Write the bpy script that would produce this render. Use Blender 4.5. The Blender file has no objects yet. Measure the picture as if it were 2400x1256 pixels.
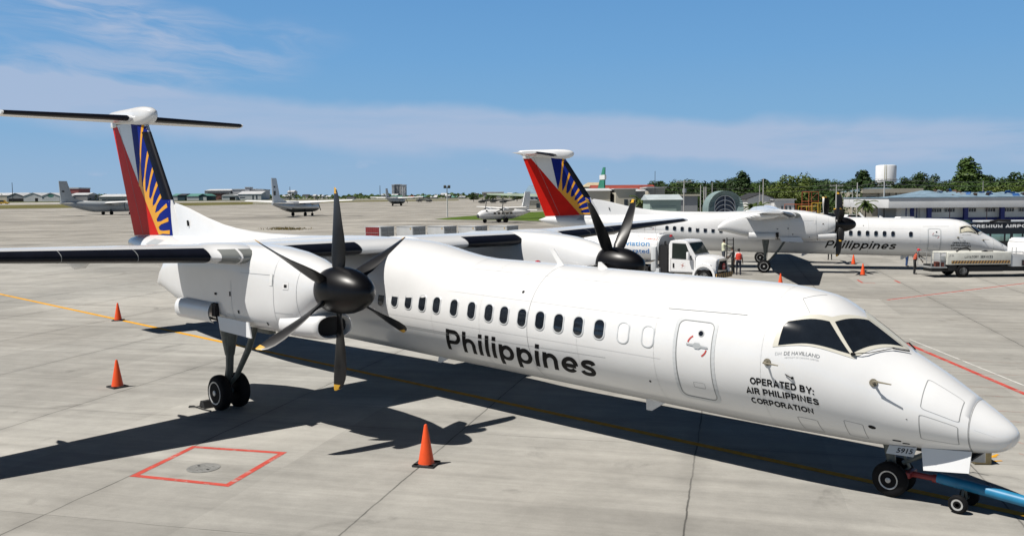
import bpy, bmesh, math, random
from math import sin, cos, pi, sqrt, atan2, radians, degrees, floor
from mathutils import Vector, Matrix
sc = bpy.context.scene
COL = sc.collection
# ------------------------------------------------------------------ camera, world, sun, exposure
CAM = Vector((3.7594, -14.8633, 4.945))
YAW, PIT, ROL, FPX = radians(134.1617), radians(-4.43497), radians(-0.42735), 2094.28
fw = Vector((cos(YAW)*cos(PIT), sin(YAW)*cos(PIT), sin(PIT)))
r0 = Vector((sin(YAW), -cos(YAW), 0)); u0 = r0.cross(fw)
rt = r0*cos(ROL) + u0*sin(ROL); up = u0*cos(ROL) - r0*sin(ROL)
cd = bpy.data.cameras.new('camera'); cam = bpy.data.objects.new('camera', cd); COL.objects.link(cam)
M = Matrix((rt, up, -fw)).transposed().to_4x4(); M.translation = CAM
cam.matrix_world = M
cd.sensor_width = 36; cd.lens = 36*FPX/2400; cd.clip_start = .3; cd.clip_end = 12000
sc.camera = cam
FH = Vector((cos(YAW), sin(YAW), 0)); RH = Vector((sin(YAW), -cos(YAW), 0))   # horizontal forward / right

SUN = Vector((-.265, -.54, 1)).normalized()
sl = bpy.data.lights.new('sun', 'SUN'); sl.energy = 5.0; sl.angle = radians(.53); sl.color = (1, .955, .89)
so = bpy.data.objects.new('sun', sl); COL.objects.link(so)
so.rotation_euler = SUN.to_track_quat('Z', 'Y').to_euler()
so.location = (0, -30, 60)

w = bpy.data.worlds.new('World'); sc.world = w; w.use_nodes = True
nt = w.node_tree; N = nt.nodes; L = nt.links
bgn = N['Background']; bgn.inputs['Strength'].default_value = .085
sky = N.new('ShaderNodeTexSky'); sky.sky_type = 'NISHITA'; sky.sun_disc = False
sky.sun_elevation = math.asin(SUN.z); sky.sun_rotation = atan2(SUN.x, SUN.y)
sky.altitude = 0; sky.air_density = .20; sky.dust_density = 0; sky.ozone_density = 3

def nd(t, **k):
    n = N.new(t)
    for a, b in k.items(): setattr(n, a, b)
    return n
def mth(op, a, b=None, c=None):
    n = N.new('ShaderNodeMath'); n.operation = op
    for i, v in enumerate((a, b, c)):
        if v is None: continue
        if isinstance(v, (int, float)): n.inputs[i].default_value = v
        else: L.new(v, n.inputs[i])
    return n.outputs[0]
def smooth(x, a, b, rev=False):
    n = N.new('ShaderNodeMapRange'); n.interpolation_type = 'SMOOTHSTEP'
    L.new(x, n.inputs[0]); n.inputs[1].default_value = a; n.inputs[2].default_value = b
    n.inputs[3].default_value = 1 if rev else 0; n.inputs[4].default_value = 0 if rev else 1
    return n.outputs[0]
def smooth_lin(x, a, b):
    n = N.new('ShaderNodeMapRange'); L.new(x, n.inputs[0]); n.inputs[1].default_value = a; n.inputs[2].default_value = b
    return n.outputs[0]
tc = nd('ShaderNodeTexCoord')
def dot(v):
    n = N.new('ShaderNodeVectorMath'); n.operation = 'DOT_PRODUCT'
    L.new(tc.outputs['Generated'], n.inputs[0]); n.inputs[1].default_value = v
    return n.outputs['Value']
ux, uy, uz = dot(RH), dot(FH), dot((0, 0, 1))
az = mth('ARCTAN2', ux, uy)                        # compass bearing, 0 north-west over the apron
el = mth('ARCSINE', mth('MINIMUM', uz, 1.0))
def noise(vx, vy, vz, scale, detail, rough, dist=0.):
    c = N.new('ShaderNodeCombineXYZ')
    for i, (v, k) in enumerate(((az, vx), (el, vy), (el, vz))):
        L.new(mth('MULTIPLY', v, k), c.inputs[i])
    n = N.new('ShaderNodeTexNoise'); L.new(c.outputs[0], n.inputs['Vector'])
    n.inputs['Scale'].default_value = scale; n.inputs['Detail'].default_value = detail
    n.inputs['Roughness'].default_value = rough; n.inputs['Distortion'].default_value = dist
    return n.outputs[0]
# slanted coordinate for the cirrus streaks
wob = mth('MULTIPLY', mth('SUBTRACT', noise(5, 8, 0, 1, 4, .55), .5), .05)
elw = mth('ADD', el, wob)
# layered cloud band low over the horizon, sinking to the right
tilt = mth('ADD', elw, mth('MULTIPLY', az, .055))
band = mth('MULTIPLY', smooth(tilt, .040, .062), smooth(tilt, .088, .104, True))
band = mth('MULTIPLY', band, mth('MULTIPLY_ADD', noise(3, 26, 0, 2, 5, .6), .9, .42))
band = mth('MULTIPLY', band, smooth(az, .14, .62, True))
tilt2 = mth('ADD', elw, mth('MULTIPLY', az, .02))
band2 = mth('MULTIPLY', smooth(tilt2, .035, .05), smooth(tilt2, .070, .085, True))
band2 = mth('MULTIPLY', band2, mth('MULTIPLY', smooth(az, -.25, .15), .62))
band2 = mth('MULTIPLY', band2, smooth(noise(4, 30, 0, 2, 4, .55), .25, .6))
# cirrus on the left
str_ = N.new('ShaderNodeCombineXYZ')
L.new(mth('MULTIPLY', mth('ADD', az, mth('MULTIPLY', el, -1.6)), 5), str_.inputs[0])
L.new(mth('MULTIPLY', mth('ADD', elw, mth('MULTIPLY', az, .16)), 34), str_.inputs[1])
cn = N.new('ShaderNodeTexNoise'); L.new(str_.outputs[0], cn.inputs['Vector'])
cn.inputs['Scale'].default_value = 1.35; cn.inputs['Detail'].default_value = 7; cn.inputs['Roughness'].default_value = .6
cn.inputs['Distortion'].default_value = .5
def blob(a0, e0, ra, re, k=0.):
    e = mth('ADD', elw, mth('MULTIPLY', mth('SUBTRACT', az, a0), k))
    d = mth('ADD', mth('POWER', mth('DIVIDE', mth('SUBTRACT', az, a0), ra), 2), mth('POWER', mth('DIVIDE', mth('SUBTRACT', e, e0), re), 2))
    return smooth(d, 0, 1, True)
ci = mth('MAXIMUM', mth('MULTIPLY', blob(-.385, .175, .19, .042, .21), 1.15), mth('MULTIPLY', blob(-.42, .130, .27, .042, -.16), .85))
ci = mth('MAXIMUM', ci, mth('MULTIPLY', blob(-.58, .17, .22, .06), .35))
ci = mth('MULTIPLY', ci, smooth(cn.outputs[0], .33, .66))
# small cumulus just above the horizon
pf = noise(16, 42, 7, 1, 5, .55)
puff = mth('MULTIPLY', smooth(pf, .60, .72), mth('MULTIPLY', smooth(el, .018, .028), smooth(el, .036, .046, True)))
dens = mth('MINIMUM', mth('ADD', mth('ADD', mth('ADD', band, band2), mth('MULTIPLY', ci, .95)), mth('MULTIPLY', puff, .55)), 1.0)
# clear air: deep blue overhead, paling and brightening towards the horizon
BG = .05
bgn.inputs['Strength'].default_value = BG
ramp = nd('ShaderNodeValToRGB'); L.new(smooth_lin(el, 0, .25), ramp.inputs[0])
rc = ramp.color_ramp
for i, (p_, c_) in enumerate(((0., (.275, .405, .56)), (.14, (.25, .395, .575)), (.36, (.185, .365, .58)), (.62, (.143, .325, .575)), (1., (.104, .268, .53)))):
    e_ = rc.elements[i] if i < 2 else rc.elements.new(p_)
    e_.position = p_; e_.color = (*c_, 1)
sc_ = nd('ShaderNodeVectorMath', operation='SCALE'); L.new(ramp.outputs[0], sc_.inputs[0]); sc_.inputs['Scale'].default_value = 1/BG
low = nd('ShaderNodeMix', data_type='RGBA'); L.new(smooth(el, .222, .29, True), low.inputs['Factor'])
L.new(sky.outputs[0], low.inputs[6]); L.new(sc_.outputs[0], low.inputs[7])
mix = nd('ShaderNodeMix', data_type='RGBA')
L.new(mth('MULTIPLY', dens, .72), mix.inputs['Factor']); L.new(low.outputs[2], mix.inputs[6])
mix.inputs[7].default_value = (.385/BG, .455/BG, .60/BG, 1)
L.new(mix.outputs[2], bgn.inputs['Color'])

vs = sc.view_settings; vs.view_transform = 'Standard'; vs.look = 'None'; vs.exposure = .2; vs.gamma = 1; vs.use_curve_mapping = False
sc.cycles.max_bounces = 6; sc.cycles.diffuse_bounces = 1; sc.cycles.glossy_bounces = 3; sc.cycles.transparent_max_bounces = 4

# ------------------------------------------------------------------ helpers
def lin(c): return tuple(((x/255)/12.92 if x/255 <= .04045 else ((x/255+.055)/1.055)**2.4) for x in c)
MATS = {}
def mat(name, col, rough=.5, metal=0., var=.08, vscale=1.5, spec=.5, coat=0., bump=0., bscale=30.):
    """procedural paint / metal / cloth: a base colour with soft uneven wear"""
    if name in MATS: return MATS[name]
    m = bpy.data.materials.new(name); m.use_nodes = True; t = m.node_tree; b = t.nodes['Principled BSDF']
    b.inputs['Roughness'].default_value = rough; b.inputs['Metallic'].default_value = metal
    b.inputs['Specular IOR Level'].default_value = spec; b.inputs['Coat Weight'].default_value = coat
    b.inputs['Coat Roughness'].default_value = .08
    co = t.nodes.new('ShaderNodeTexCoord')
    n = t.nodes.new('ShaderNodeTexNoise'); n.inputs['Scale'].default_value = vscale; n.inputs['Detail'].default_value = 5
    n.inputs['Roughness'].default_value = .6
    t.links.new(co.outputs['Object'], n.inputs['Vector'])
    mr = t.nodes.new('ShaderNodeMapRange'); mr.inputs[1].default_value = .3; mr.inputs[2].default_value = .7
    mr.inputs[3].default_value = 1-var; mr.inputs[4].default_value = 1+var*.5
    t.links.new(n.outputs[0], mr.inputs[0])
    mx = t.nodes.new('ShaderNodeMix'); mx.data_type = 'RGBA'; mx.blend_type = 'MULTIPLY'; mx.inputs['Factor'].default_value = 1
    mx.inputs[6].default_value = (*col, 1); t.links.new(mr.outputs[0], mx.inputs[7]); t.links.new(mx.outputs[2], b.inputs['Base Color'])
    if bump:
        n2 = t.nodes.new('ShaderNodeTexNoise'); n2.inputs['Scale'].default_value = bscale; n2.inputs['Detail'].default_value = 4
        t.links.new(co.outputs['Object'], n2.inputs['Vector'])
        bp = t.nodes.new('ShaderNodeBump'); bp.inputs['Strength'].default_value = bump; bp.inputs['Distance'].default_value = .02
        t.links.new(n2.outputs[0], bp.inputs['Height']); t.links.new(bp.outputs[0], b.inputs['Normal'])
    MATS[name] = m
    return m

def tag(o, label=None, cat=None, group=None, kind=None):
    for k, v in (('label', label), ('category', cat), ('group', group), ('kind', kind)):
        if v: o[k] = v
    return o
def empty(name, loc, rz=0., label=None, cat=None, group=None):
    o = bpy.data.objects.new(name, None); COL.objects.link(o); o.location = loc; o.rotation_euler = (0, 0, rz); o.empty_display_size = .3
    return tag(o, label, cat, group)
def kids(o): return [c for c in bpy.data.objects if c.parent == o]
def copy_tree(o, parent=None, skip=()):
    c = o.copy(); COL.objects.link(c); c.parent = parent
    for ch in kids(o):
        if ch.name.split('.')[0] in skip: continue
        copy_tree(ch, c, skip)
    return c

class MB:
    """collects shapes into one mesh; mi is the current material slot"""
    def __init__(s, off=(0, 0, 0)): s.bm = bmesh.new(); s.mi = 0; s.off = Vector(off)
    def face(s, vs):
        try: f = s.bm.faces.new(vs)
        except ValueError: return None
        f.material_index = s.mi; f.smooth = True; return f
    def poly(s, pts): return s.face([s.bm.verts.new(p) for p in pts])
    def loft(s, rings, closed=True, cap0=True, cap1=True):
        R = [[s.bm.verts.new(p) for p in r] for r in rings]
        n = len(R[0])
        for a, b in zip(R, R[1:]):
            for i in range(n if closed else n-1):
                j = (i+1) % n
                s.face([a[i], a[j], b[j], b[i]])
        if cap0: s.face(R[0][::-1])
        if cap1: s.face(R[-1])
        return R
    def box(s, c, d, rot=None, bev=0.):
        m = Matrix.Translation(Vector(c)) @ (rot.to_4x4() if rot else Matrix()) @ Matrix.Diagonal((*d, 1))
        r = bmesh.ops.create_cube(s.bm, size=1, matrix=m)
        fs = set(f for v in r['verts'] for f in v.link_faces)
        for f in fs: f.material_index = s.mi; f.smooth = True
        if bev:
            es = list(set(e for f in fs for e in f.edges))
            q = bmesh.ops.bevel(s.bm, geom=es, offset=bev, segments=2, affect='EDGES', profile=.6)
            for f in q['faces']: f.material_index = s.mi; f.smooth = True
    def tube(s, pts, rad, n=10, cap=True):
        pts = [Vector(p) for p in pts]
        if isinstance(rad, (int, float)): rad = [rad]*len(pts)
        rings = []; prev = None
        for i, p in enumerate(pts):
            d = (pts[min(i+1, len(pts)-1)]-pts[max(i-1, 0)]).normalized()
            a = prev or (Vector((0, 0, 1)) if abs(d.z) < .9 else Vector((1, 0, 0)))
            x = d.cross(a).normalized(); y = x.cross(d).normalized(); prev = y
            rings.append([p + (x*cos(2*pi*k/n) + y*sin(2*pi*k/n))*rad[i] for k in range(n)])
        s.loft(rings, True, cap, cap)
    def lathe(s, prof, c, axis='z', n=24, cap=True):
        c = Vector(c); rings = []
        for h, r in prof:
            ring = []
            for k in range(n):
                a = 2*pi*k/n; u, v = r*cos(a), r*sin(a)
                ring.append(c + (Vector((u, v, h)) if axis == 'z' else Vector((h, u, v)) if axis == 'x' else Vector((v, h, u))))
            rings.append(ring)
        s.loft(rings, True, cap, cap)
    def prism(s, pts, v):
        """flat polygon swept along v"""
        v = Vector(v); a = [s.bm.verts.new(p) for p in pts]; b = [s.bm.verts.new(Vector(p)+v) for p in pts]
        n = len(a); s.face(a[::-1]); s.face(b)
        for i in range(n): s.face([a[i], a[(i+1) % n], b[(i+1) % n], b[i]])
    def build(s, name, mats, parent=None, ang=35., label=None, cat=None, group=None, kind=None, recalc=True):
        if recalc: bmesh.ops.recalc_face_normals(s.bm, faces=s.bm.faces)
        if s.off.length: bmesh.ops.translate(s.bm, verts=s.bm.verts, vec=-s.off)
        me = bpy.data.meshes.new(name); s.bm.to_mesh(me); s.bm.free()
        for m in (mats if isinstance(mats, (list, tuple)) else [mats]): me.materials.append(m)
        me.set_sharp_from_angle(angle=radians(ang))
        o = bpy.data.objects.new(name, me); COL.objects.link(o); o.parent = parent
        return tag(o, label, cat, group, kind)

def text_bm(body, bold=0., shear=0., spacing=1.):
    """flat lettering as triangles, x from 0, baseline y = 0, unit size"""
    cu = bpy.data.curves.new('txt', 'FONT'); cu.body = body; cu.offset = bold; cu.shear = shear; cu.resolution_u = 3; cu.space_character = spacing
    o = bpy.data.objects.new('txt', cu); COL.objects.link(o)
    me = bpy.data.meshes.new_from_object(o.evaluated_get(bpy.context.evaluated_depsgraph_get()))
    bpy.data.objects.remove(o); bpy.data.curves.remove(cu)
    bm = bmesh.new(); bm.from_mesh(me); bpy.data.meshes.remove(me)
    return bm
CAPH = .729
def text_into(mb, body, width, cap, f, bold=0., shear=0., cuts=None, spacing=1.):
    """writes body into mb; f maps (x, y) with x in 0..width and y up from the baseline, cap letters cap high"""
    t = text_bm(body, bold, shear, spacing)
    bmesh.ops.triangulate(t, faces=t.faces)
    x0 = min(v.co.x for v in t.verts); x1 = max(v.co.x for v in t.verts)
    for v in t.verts: v.co.x = (v.co.x-x0)/(x1-x0)*width; v.co.y = v.co.y/CAPH*cap
    if cuts: cut_grid(t, cuts)
    mp = {v: mb.bm.verts.new(f(v.co.x, v.co.y)) for v in t.verts}
    for fc in t.faces: mb.face([mp[v] for v in fc.verts])
    t.free()
def cut_grid(t, step):
    for ax in (0, 1):
        lo = min(v.co[ax] for v in t.verts); hi = max(v.co[ax] for v in t.verts)
        k = floor(lo/step)+1
        while k*step < hi:
            pc = Vector((0, 0, 0)); pc[ax] = k*step; no = Vector((0, 0, 0)); no[ax] = 1
            bmesh.ops.bisect_plane(t, geom=t.verts[:]+t.edges[:]+t.faces[:], dist=1e-5, plane_co=pc, plane_no=no)
            k += 1
def flat_poly(pts):
    t = bmesh.new(); t.faces.new([t.verts.new((x, y, 0)) for x, y in pts]); bmesh.ops.triangulate(t, faces=t.faces); return t
def put(mb, t, f):
    mp = {v: mb.bm.verts.new(f(v.co.x, v.co.y)) for v in t.verts}
    for fc in t.faces: mb.face([mp[v] for v in fc.verts])
    t.free()


# bold sans lettering drawn with strokes (cap height 1)
def _arc(cx, cy, rx, ry, a0, a1, n=14): return [(cx+rx*cos(radians(a0+(a1-a0)*k/n)), cy+ry*sin(radians(a0+(a1-a0)*k/n))) for k in range(n+1)]
def _spl(P, n=4):
    out = []
    for i in range(len(P)-1):
        p0, p1, p2, p3 = (Vector(P[max(0, min(len(P)-1, j))]) for j in (i-1, i, i+1, i+2))
        for k in range(n): t = k/n; out.append(tuple(.5*((2*p1)+(p2-p0)*t+(2*p0-5*p1+4*p2-p3)*t*t+(3*p1-p0-3*p2+p3)*t**3)))
    return out+[P[-1]]
_st = [(.1, 0), (.1, 1)]
GLY = {
 'P': (.82, [_st, [(.1, .9), (.42, .9)]+_arc(.42, .66, .24, .24, 90, -90)+[(.1, .42)]]), 'h': (.78, [_st, _arc(.335, .40, .235, .24, 180, 0)+[(.57, 0)]]),
 'i': (.31, [[(.1, 0), (.1, .74)], [(.1, .83), (.1, 1)]]), 'l': (.31, [_st]), 'p': (.80, [[(.1, -.28), (.1, .74)], _arc(.37, .37, .25, .275, 0, 360, 28)]),
 'n': (.78, [[(.1, 0), (.1, .74)], _arc(.335, .40, .235, .24, 180, 0)+[(.57, 0)]]), 'e': (.74, [[(.12, .35), (.60, .35)], _arc(.345, .37, .25, .275, 0, 322, 26)]),
 's': (.68, [_spl([(.54, .54), (.48, .62), (.33, .645), (.18, .61), (.135, .53), (.19, .445), (.33, .395), (.48, .335), (.535, .225), (.48, .13), (.33, .095), (.17, .13), (.10, .22)])]),
 'A': (.90, [[(.08, 0), (.44, .96), (.80, 0)], [(.20, .30), (.68, .30)]]), 'B': (.84, [_st, [(.1, .9), (.42, .9)]+_arc(.42, .715, .19, .185, 90, -90)+[(.1, .53)], [(.1, .53), (.44, .53)]+_arc(.44, .315, .22, .215, 90, -90)+[(.1, .1)]]),
 'C': (.90, [_arc(.47, .5, .36, .40, 48, 312, 24)]), 'D': (.88, [_st, [(.1, .9), (.36, .9)]+_arc(.36, .5, .38, .40, 90, -90)+[(.1, .1)]]), 'E': (.76, [_st, [(.1, .9), (.68, .9)], [(.1, .52), (.64, .52)], [(.1, .1), (.70, .1)]]),
 'H': (.88, [_st, [(.68, 0), (.68, 1)], [(.1, .52), (.68, .52)]]), 'I': (.32, [_st]), 'L': (.72, [_st, [(.1, .1), (.66, .1)]]), 'M': (1.02, [[(.1, 0), (.1, .93), (.46, .14), (.82, .93), (.82, 0)]]), 'N': (.90, [[(.1, 0), (.1, .90), (.70, .10), (.70, 1)]]),
 'O': (.98, [_arc(.48, .5, .38, .40, 0, 360, 32)]), 'R': (.88, [_st, [(.1, .9), (.45, .9)]+_arc(.45, .685, .22, .215, 90, -90)+[(.1, .47)], [(.46, .47), (.74, 0)]]),
 'S': (.82, [_spl([(.68, .73), (.59, .86), (.39, .91), (.19, .85), (.135, .73), (.22, .61), (.42, .53), (.63, .43), (.70, .28), (.60, .13), (.39, .09), (.17, .14), (.09, .28)])]), 'T': (.78, [[(.02, .9), (.74, .9)], [(.38, 0), (.38, .85)]]),
 'U': (.88, [[(.1, 1), (.1, .38)]+_arc(.39, .38, .29, .29, 180, 360)+[(.68, 1)]]), 'V': (.86, [[(.07, 1), (.43, .08), (.79, 1)]]), 'Y': (.84, [[(.06, 1), (.41, .44), (.76, 1)], [(.41, .46), (.41, 0)]]), ':': (.34, [[(.12, 0), (.12, .2)], [(.12, .52), (.12, .72)]]), ' ': (.34, [])}
def stroke_text(mb, body, width, cap, f, hw=.1, shear=0., cuts=None, gap=0.):
    """like text_into, in the stroke lettering; f(x, y, lift)"""
    t = bmesh.new(); x0 = 0.; k_ = 0
    for ch in body:
        adv, strokes = GLY[ch]
        for P in strokes:
            q = [Vector((p[0]+x0, p[1])) for i, p in enumerate(P) if i == 0 or abs(p[0]-P[i-1][0])+abs(p[1]-P[i-1][1]) > 1e-4]; closed = (q[0]-q[-1]).length < 1e-4; k_ += 1; L_, R_ = [], []
            for i, p in enumerate(q):
                a = q[i-1] if i else (q[-2] if closed else None); b = q[i+1] if i < len(q)-1 else (q[1] if closed else None)
                d0 = (p-a).normalized() if a is not None else None; d1 = (b-p).normalized() if b is not None else None
                d = ((d0 or d1)+(d1 or d0)).normalized(); n = Vector((-d.y, d.x)); c = n.dot(Vector((-(d1 or d0).y, (d1 or d0).x))); s = hw/max(c, .62)
                L_.append(p+n*s); R_.append(p-n*s)
            vl = [t.verts.new((*p, k_)) for p in L_]; vr = [t.verts.new((*p, k_)) for p in R_]
            for i in range(len(q)-1): t.faces.new([vl[i], vr[i], vr[i+1], vl[i+1]])
        x0 += adv+gap
    for v in t.verts: v.co.x += v.co.y*shear
    xa = min(v.co.x for v in t.verts); xb = max(v.co.x for v in t.verts)
    for v in t.verts: v.co.x = (v.co.x-xa)/(xb-xa)*width; v.co.y *= cap
    if cuts: cut_grid(t, cuts)
    mp = {v: mb.bm.verts.new(f(v.co.x, v.co.y, round(v.co.z)*.00004)) for v in t.verts}
    for fc in t.faces: mb.face([mp[v] for v in fc.verts])
    t.free()

# apron: level round the stands, then rising a little (drainage fall) towards the runway
def gz(D):
    t = max(D-80, 0); t2 = min(t, 60)
    return .0095*(t2*t2/120 + max(min(t-60, 600), 0))
def spot(px, D, dz=0.):
    """point of the ground D metres out along the bearing of picture column px"""
    d = fw + rt*((px-1200)/FPX) - up*((465-628)/FPX); k = D/(d.x*FH.x + d.y*FH.y)
    return Vector((CAM.x + k*d.x, CAM.y + k*d.y, gz(D)+dz))
def height(px, py, D):
    d = fw + rt*((px-1200)/FPX) - up*((py-628)/FPX); k = D/(d.x*FH.x + d.y*FH.y)
    return CAM.z + k*d.z - gz(D)
RZ = atan2(RH.y, RH.x)     # facing: local x runs along the picture, local y away
# ------------------------------------------------------------------ paints
WHITE = mat('white_paint', (.735, .74, .74), .25, var=.05, vscale=.9, coat=.35)
SEAM = mat('skin_seam', (.60, .605, .60), .5)
WHITE2 = mat('white_paint_worn', (.78, .78, .77), .35, var=.1, vscale=2.5)
GREYP = mat('grey_panel', (.40, .42, .43), .4)
LINE = mat('panel_gap', (.25, .26, .26), .6)
LIGHTGREY = mat('light_grey_paint', (.58, .60, .61), .35)
CREAM = mat('window_surround', (.60, .58, .50), .45)
BLACKP = mat('lettering_black', (.004, .004, .005), .6, spec=.2)
GREYTXT = mat('lettering_grey', (.22, .23, .24), .5)
BOOT = mat('deice_rubber', (.005, .006, .011), .36, var=.3, vscale=3, spec=.24)
PROP = mat('propeller_black', (.010, .010, .011), .36, var=.4, vscale=6, spec=.42)
SPIN = mat('spinner_black', (.003, .003, .004), .36, var=.3, vscale=4, spec=.34)
YTIP = mat('blade_tip_yellow', (.65, .36, .03), .45, var=.2, vscale=9)
METAL = mat('bare_metal', (.5, .5, .5), .3, metal=.9)
GLASS = mat('dark_window', (.012, .016, .022), .06, spec=.7, var=.3, vscale=3)
LENS = mat('lamp_lens', (.20, .21, .20), .08, spec=.8)
DARK = mat('dark_cavity', (.006, .006, .007), .8)
GEAR = mat('gear_grey', (.10, .115, .105), .4, var=.3, vscale=7)
TYRE = mat('tyre_rubber', (.006, .006, .007), .8, var=.4, vscale=9, spec=.2)
RIM = mat('wheel_rim', (.50, .50, .49), .4, metal=.3, var=.3, vscale=12)
RED = mat('tail_red', (.58, .012, .006), .5, spec=.12, var=.1)
BLUE = mat('tail_blue', (.006, .018, .20), .5, spec=.12, var=.12)
SUNY = mat('tail_yellow', (.80, .36, .012), .35, var=.08)
REDM = mat('red_mark', (.5, .05, .04), .5)
BRONZE = mat('probe_bronze', (.24, .215, .16), .45, metal=.3)

# ------------------------------------------------------------------ airliner
NX = .005
KX = [NX, -.2, -.55, -1.1, -1.7, -2.3, -3.0, -4.0, -6.0, -14., -19.5, -24, -28.5, -30.3, -31.3, -31.85]
KT = [1.30, 1.535, 1.770, 2.125, 2.465, 2.864, 3.262, 3.395, 3.43, 3.59, 3.68, 3.71, 3.70, 3.66, 3.56, 3.36]
KB = [1.30, 1.035, .955, .90, .845, .829, .828, .828, .868, 1.015, 1.15, 1.75, 2.50, 2.88, 3.12, 3.36]
KW = [0, .310, .495, .708, .875, 1.085, 1.246, 1.33, 1.345, 1.345, 1.345, 1.15, .72, .46, .28, 0]
KS = [sqrt(NX-x) for x in KX]
def herm(ys):
    d = [(ys[i+1]-ys[i])/(KS[i+1]-KS[i]) for i in range(len(KS)-1)]
    m = [d[0]] + [2*a*b/(a+b) if a*b > 0 else 0. for a, b in zip(d, d[1:])] + [d[-1]]
    def f(s):
        i = 0
        while i < len(KS)-2 and s > KS[i+1]: i += 1
        h = KS[i+1]-KS[i]; t = (s-KS[i])/h
        return (1+2*t)*(1-t)**2*ys[i] + t*(1-t)**2*h*m[i] + t*t*(3-2*t)*ys[i+1] + t*t*(t-1)*h*m[i+1]
    return f
fT, fB, fW = herm(KT), herm(KB), herm(KW)
def prof(X):
    s = sqrt(max(NX-X, 0)); t, b = fT(s), fB(s)
    return (t+b)/2, (t-b)/2, max(fW(s), 0)
def skin(X, th, off=0.):
    """point of the fuselage skin at station X, th degrees above the starboard side line"""
    a = radians(th); zc, h, ww = prof(X)
    p = Vector((X, -ww*cos(a), zc+h*sin(a)))
    if off:
        e = 2e-3; z2, h2, w2 = prof(X-e)
        du = Vector((X-e, -w2*cos(a), z2+h2*sin(a)))-p; dv = Vector((0, ww*sin(a), h*cos(a)))
        n = du.cross(dv); n = n.normalized() if n.length > 1e-12 else Vector((1, 0, 0))
        if n.y*(-cos(a))+n.z*sin(a) < 0: n = -n
        p += n*off
    return p
ORG = Vector((-15.8, 0, 0))
ARC = 1.33     # metres of arc per radian
def sk2(off): return lambda x, y: skin(x, degrees(y/ARC), off)
def A(x, th): return (x, radians(th)*ARC)
def skin_poly(mb, pts, off, step=.1):
    t = flat_poly([A(*p) for p in pts]); cut_grid(t, step); put(mb, t, sk2(off))
def skin_line(mb, pts, wd, off, closed=False, step=.12):
    """thin painted line or gap along (x, th) points"""
    P = [Vector(A(*p)) for p in pts]; n = len(P)
    for i in range(n if closed else n-1):
        a, b = P[i], P[(i+1) % n]; d = (b-a); k = max(1, int(d.length/step)); d.normalize(); q = Vector((-d.y, d.x))*wd/2
        f = sk2(off); prev = None
        for j in range(k+1):
            c = a.lerp(b, j/k); l, r = mb.bm.verts.new(f(*(c+q))), mb.bm.verts.new(f(*(c-q)))
            if prev: mb.face([prev[0], l, r, prev[1]])
            prev = (l, r)
def rrect(x0, x1, t0, t1, r, n=5):
    """rounded rectangle in station / angle, r in metres"""
    u0, v0 = A(x0, t0); u1, v1 = A(x1, t1); out = []
    for cx, cy, a0 in ((u1-r, v1-r, 0), (u0+r, v1-r, 90), (u0+r, v0+r, 180), (u1-r, v0+r, 270)):
        for k in range(n+1):
            a = radians(a0+90*k/n); out.append((cx+r*cos(a), degrees((cy+r*sin(a))/ARC)))
    return out
def ring(mb, outer, inner, o0, o1):
    a = [mb.bm.verts.new(skin(*p, o0)) for p in outer]; b = [mb.bm.verts.new(skin(*p, o1)) for p in inner]
    for i in range(len(a)):
        j = (i+1) % len(a); mb.face([a[i], a[j], b[j], b[i]])
    return b

def cabin_window(root, x, th, pane_mat=GLASS):
    m = MB(ORG)
    o = rrect(x-.152, x+.152, th-9.7, th+9.7, .125); mid = rrect(x-.135, x+.135, th-9., th+9., .115); i = rrect(x-.118, x+.118, th-8.2, th+8.2, .105)
    ring(m, o, mid, .001, .012); b = ring(m, mid, i, .012, .012)
    c = [m.bm.verts.new(skin(*p, .0025)) for p in i]
    for k in range(len(b)):
        j = (k+1) % len(b); m.face([b[k], b[j], c[j], c[k]])
    f = m.build('cabin_window', LIGHTGREY, root, 50)
    m = MB(ORG); skin_poly(m, i, .004, .06); m.build('pane', pane_mat, f, 60, recalc=False)
    return f

def naca(t, n=12):
    """upper surface u -> half thickness, cosine spaced"""
    out = []
    for k in range(n+1):
        u = (1-cos(pi*k/n))/2
        out.append((u, 5*t*(.2969*sqrt(u)-.126*u-.3516*u*u+.2843*u**3-.1036*u**4)))
    return out
def wing_sec(y):
    a = abs(y)
    if a <= 4.6: le, te, z, t = -14.05, -17.0, 3.71, .14
    else:
        k = max(a-5.0, 0)/9.15; le, te, z, t = -13.9-1.19*k, -17.0+.82*k, 3.71+.365*k, .14-.012*k
        le += .33*max(0, 1-max(0, abs(a-5.08)-.20)/.36)
    return le, te, z, t
def wing_pt(y, u, side, off=0.):
    le, te, z, t = wing_sec(y); c = le-te
    h = 5*t*(.2969*sqrt(u)-.126*u-.3516*u*u+.2843*u**3-.1036*u**4)*c
    cam_ = .035*c*(1-(2*u-1)**2)*.6
    x = le-u*c
    return Vector((x + (off if u < .02 else 0), y, z + cam_ - u*c*.01 + side*(h*(1.05 if side > 0 else .85)+off)))
def wing_ring(y, n=14):
    us = [(1-cos(pi*k/n))/2 for k in range(n+1)]
    return [wing_pt(y, u, 1) for u in us[::-1]] + [wing_pt(y, u, -1) for u in us[1:-1]]

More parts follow.
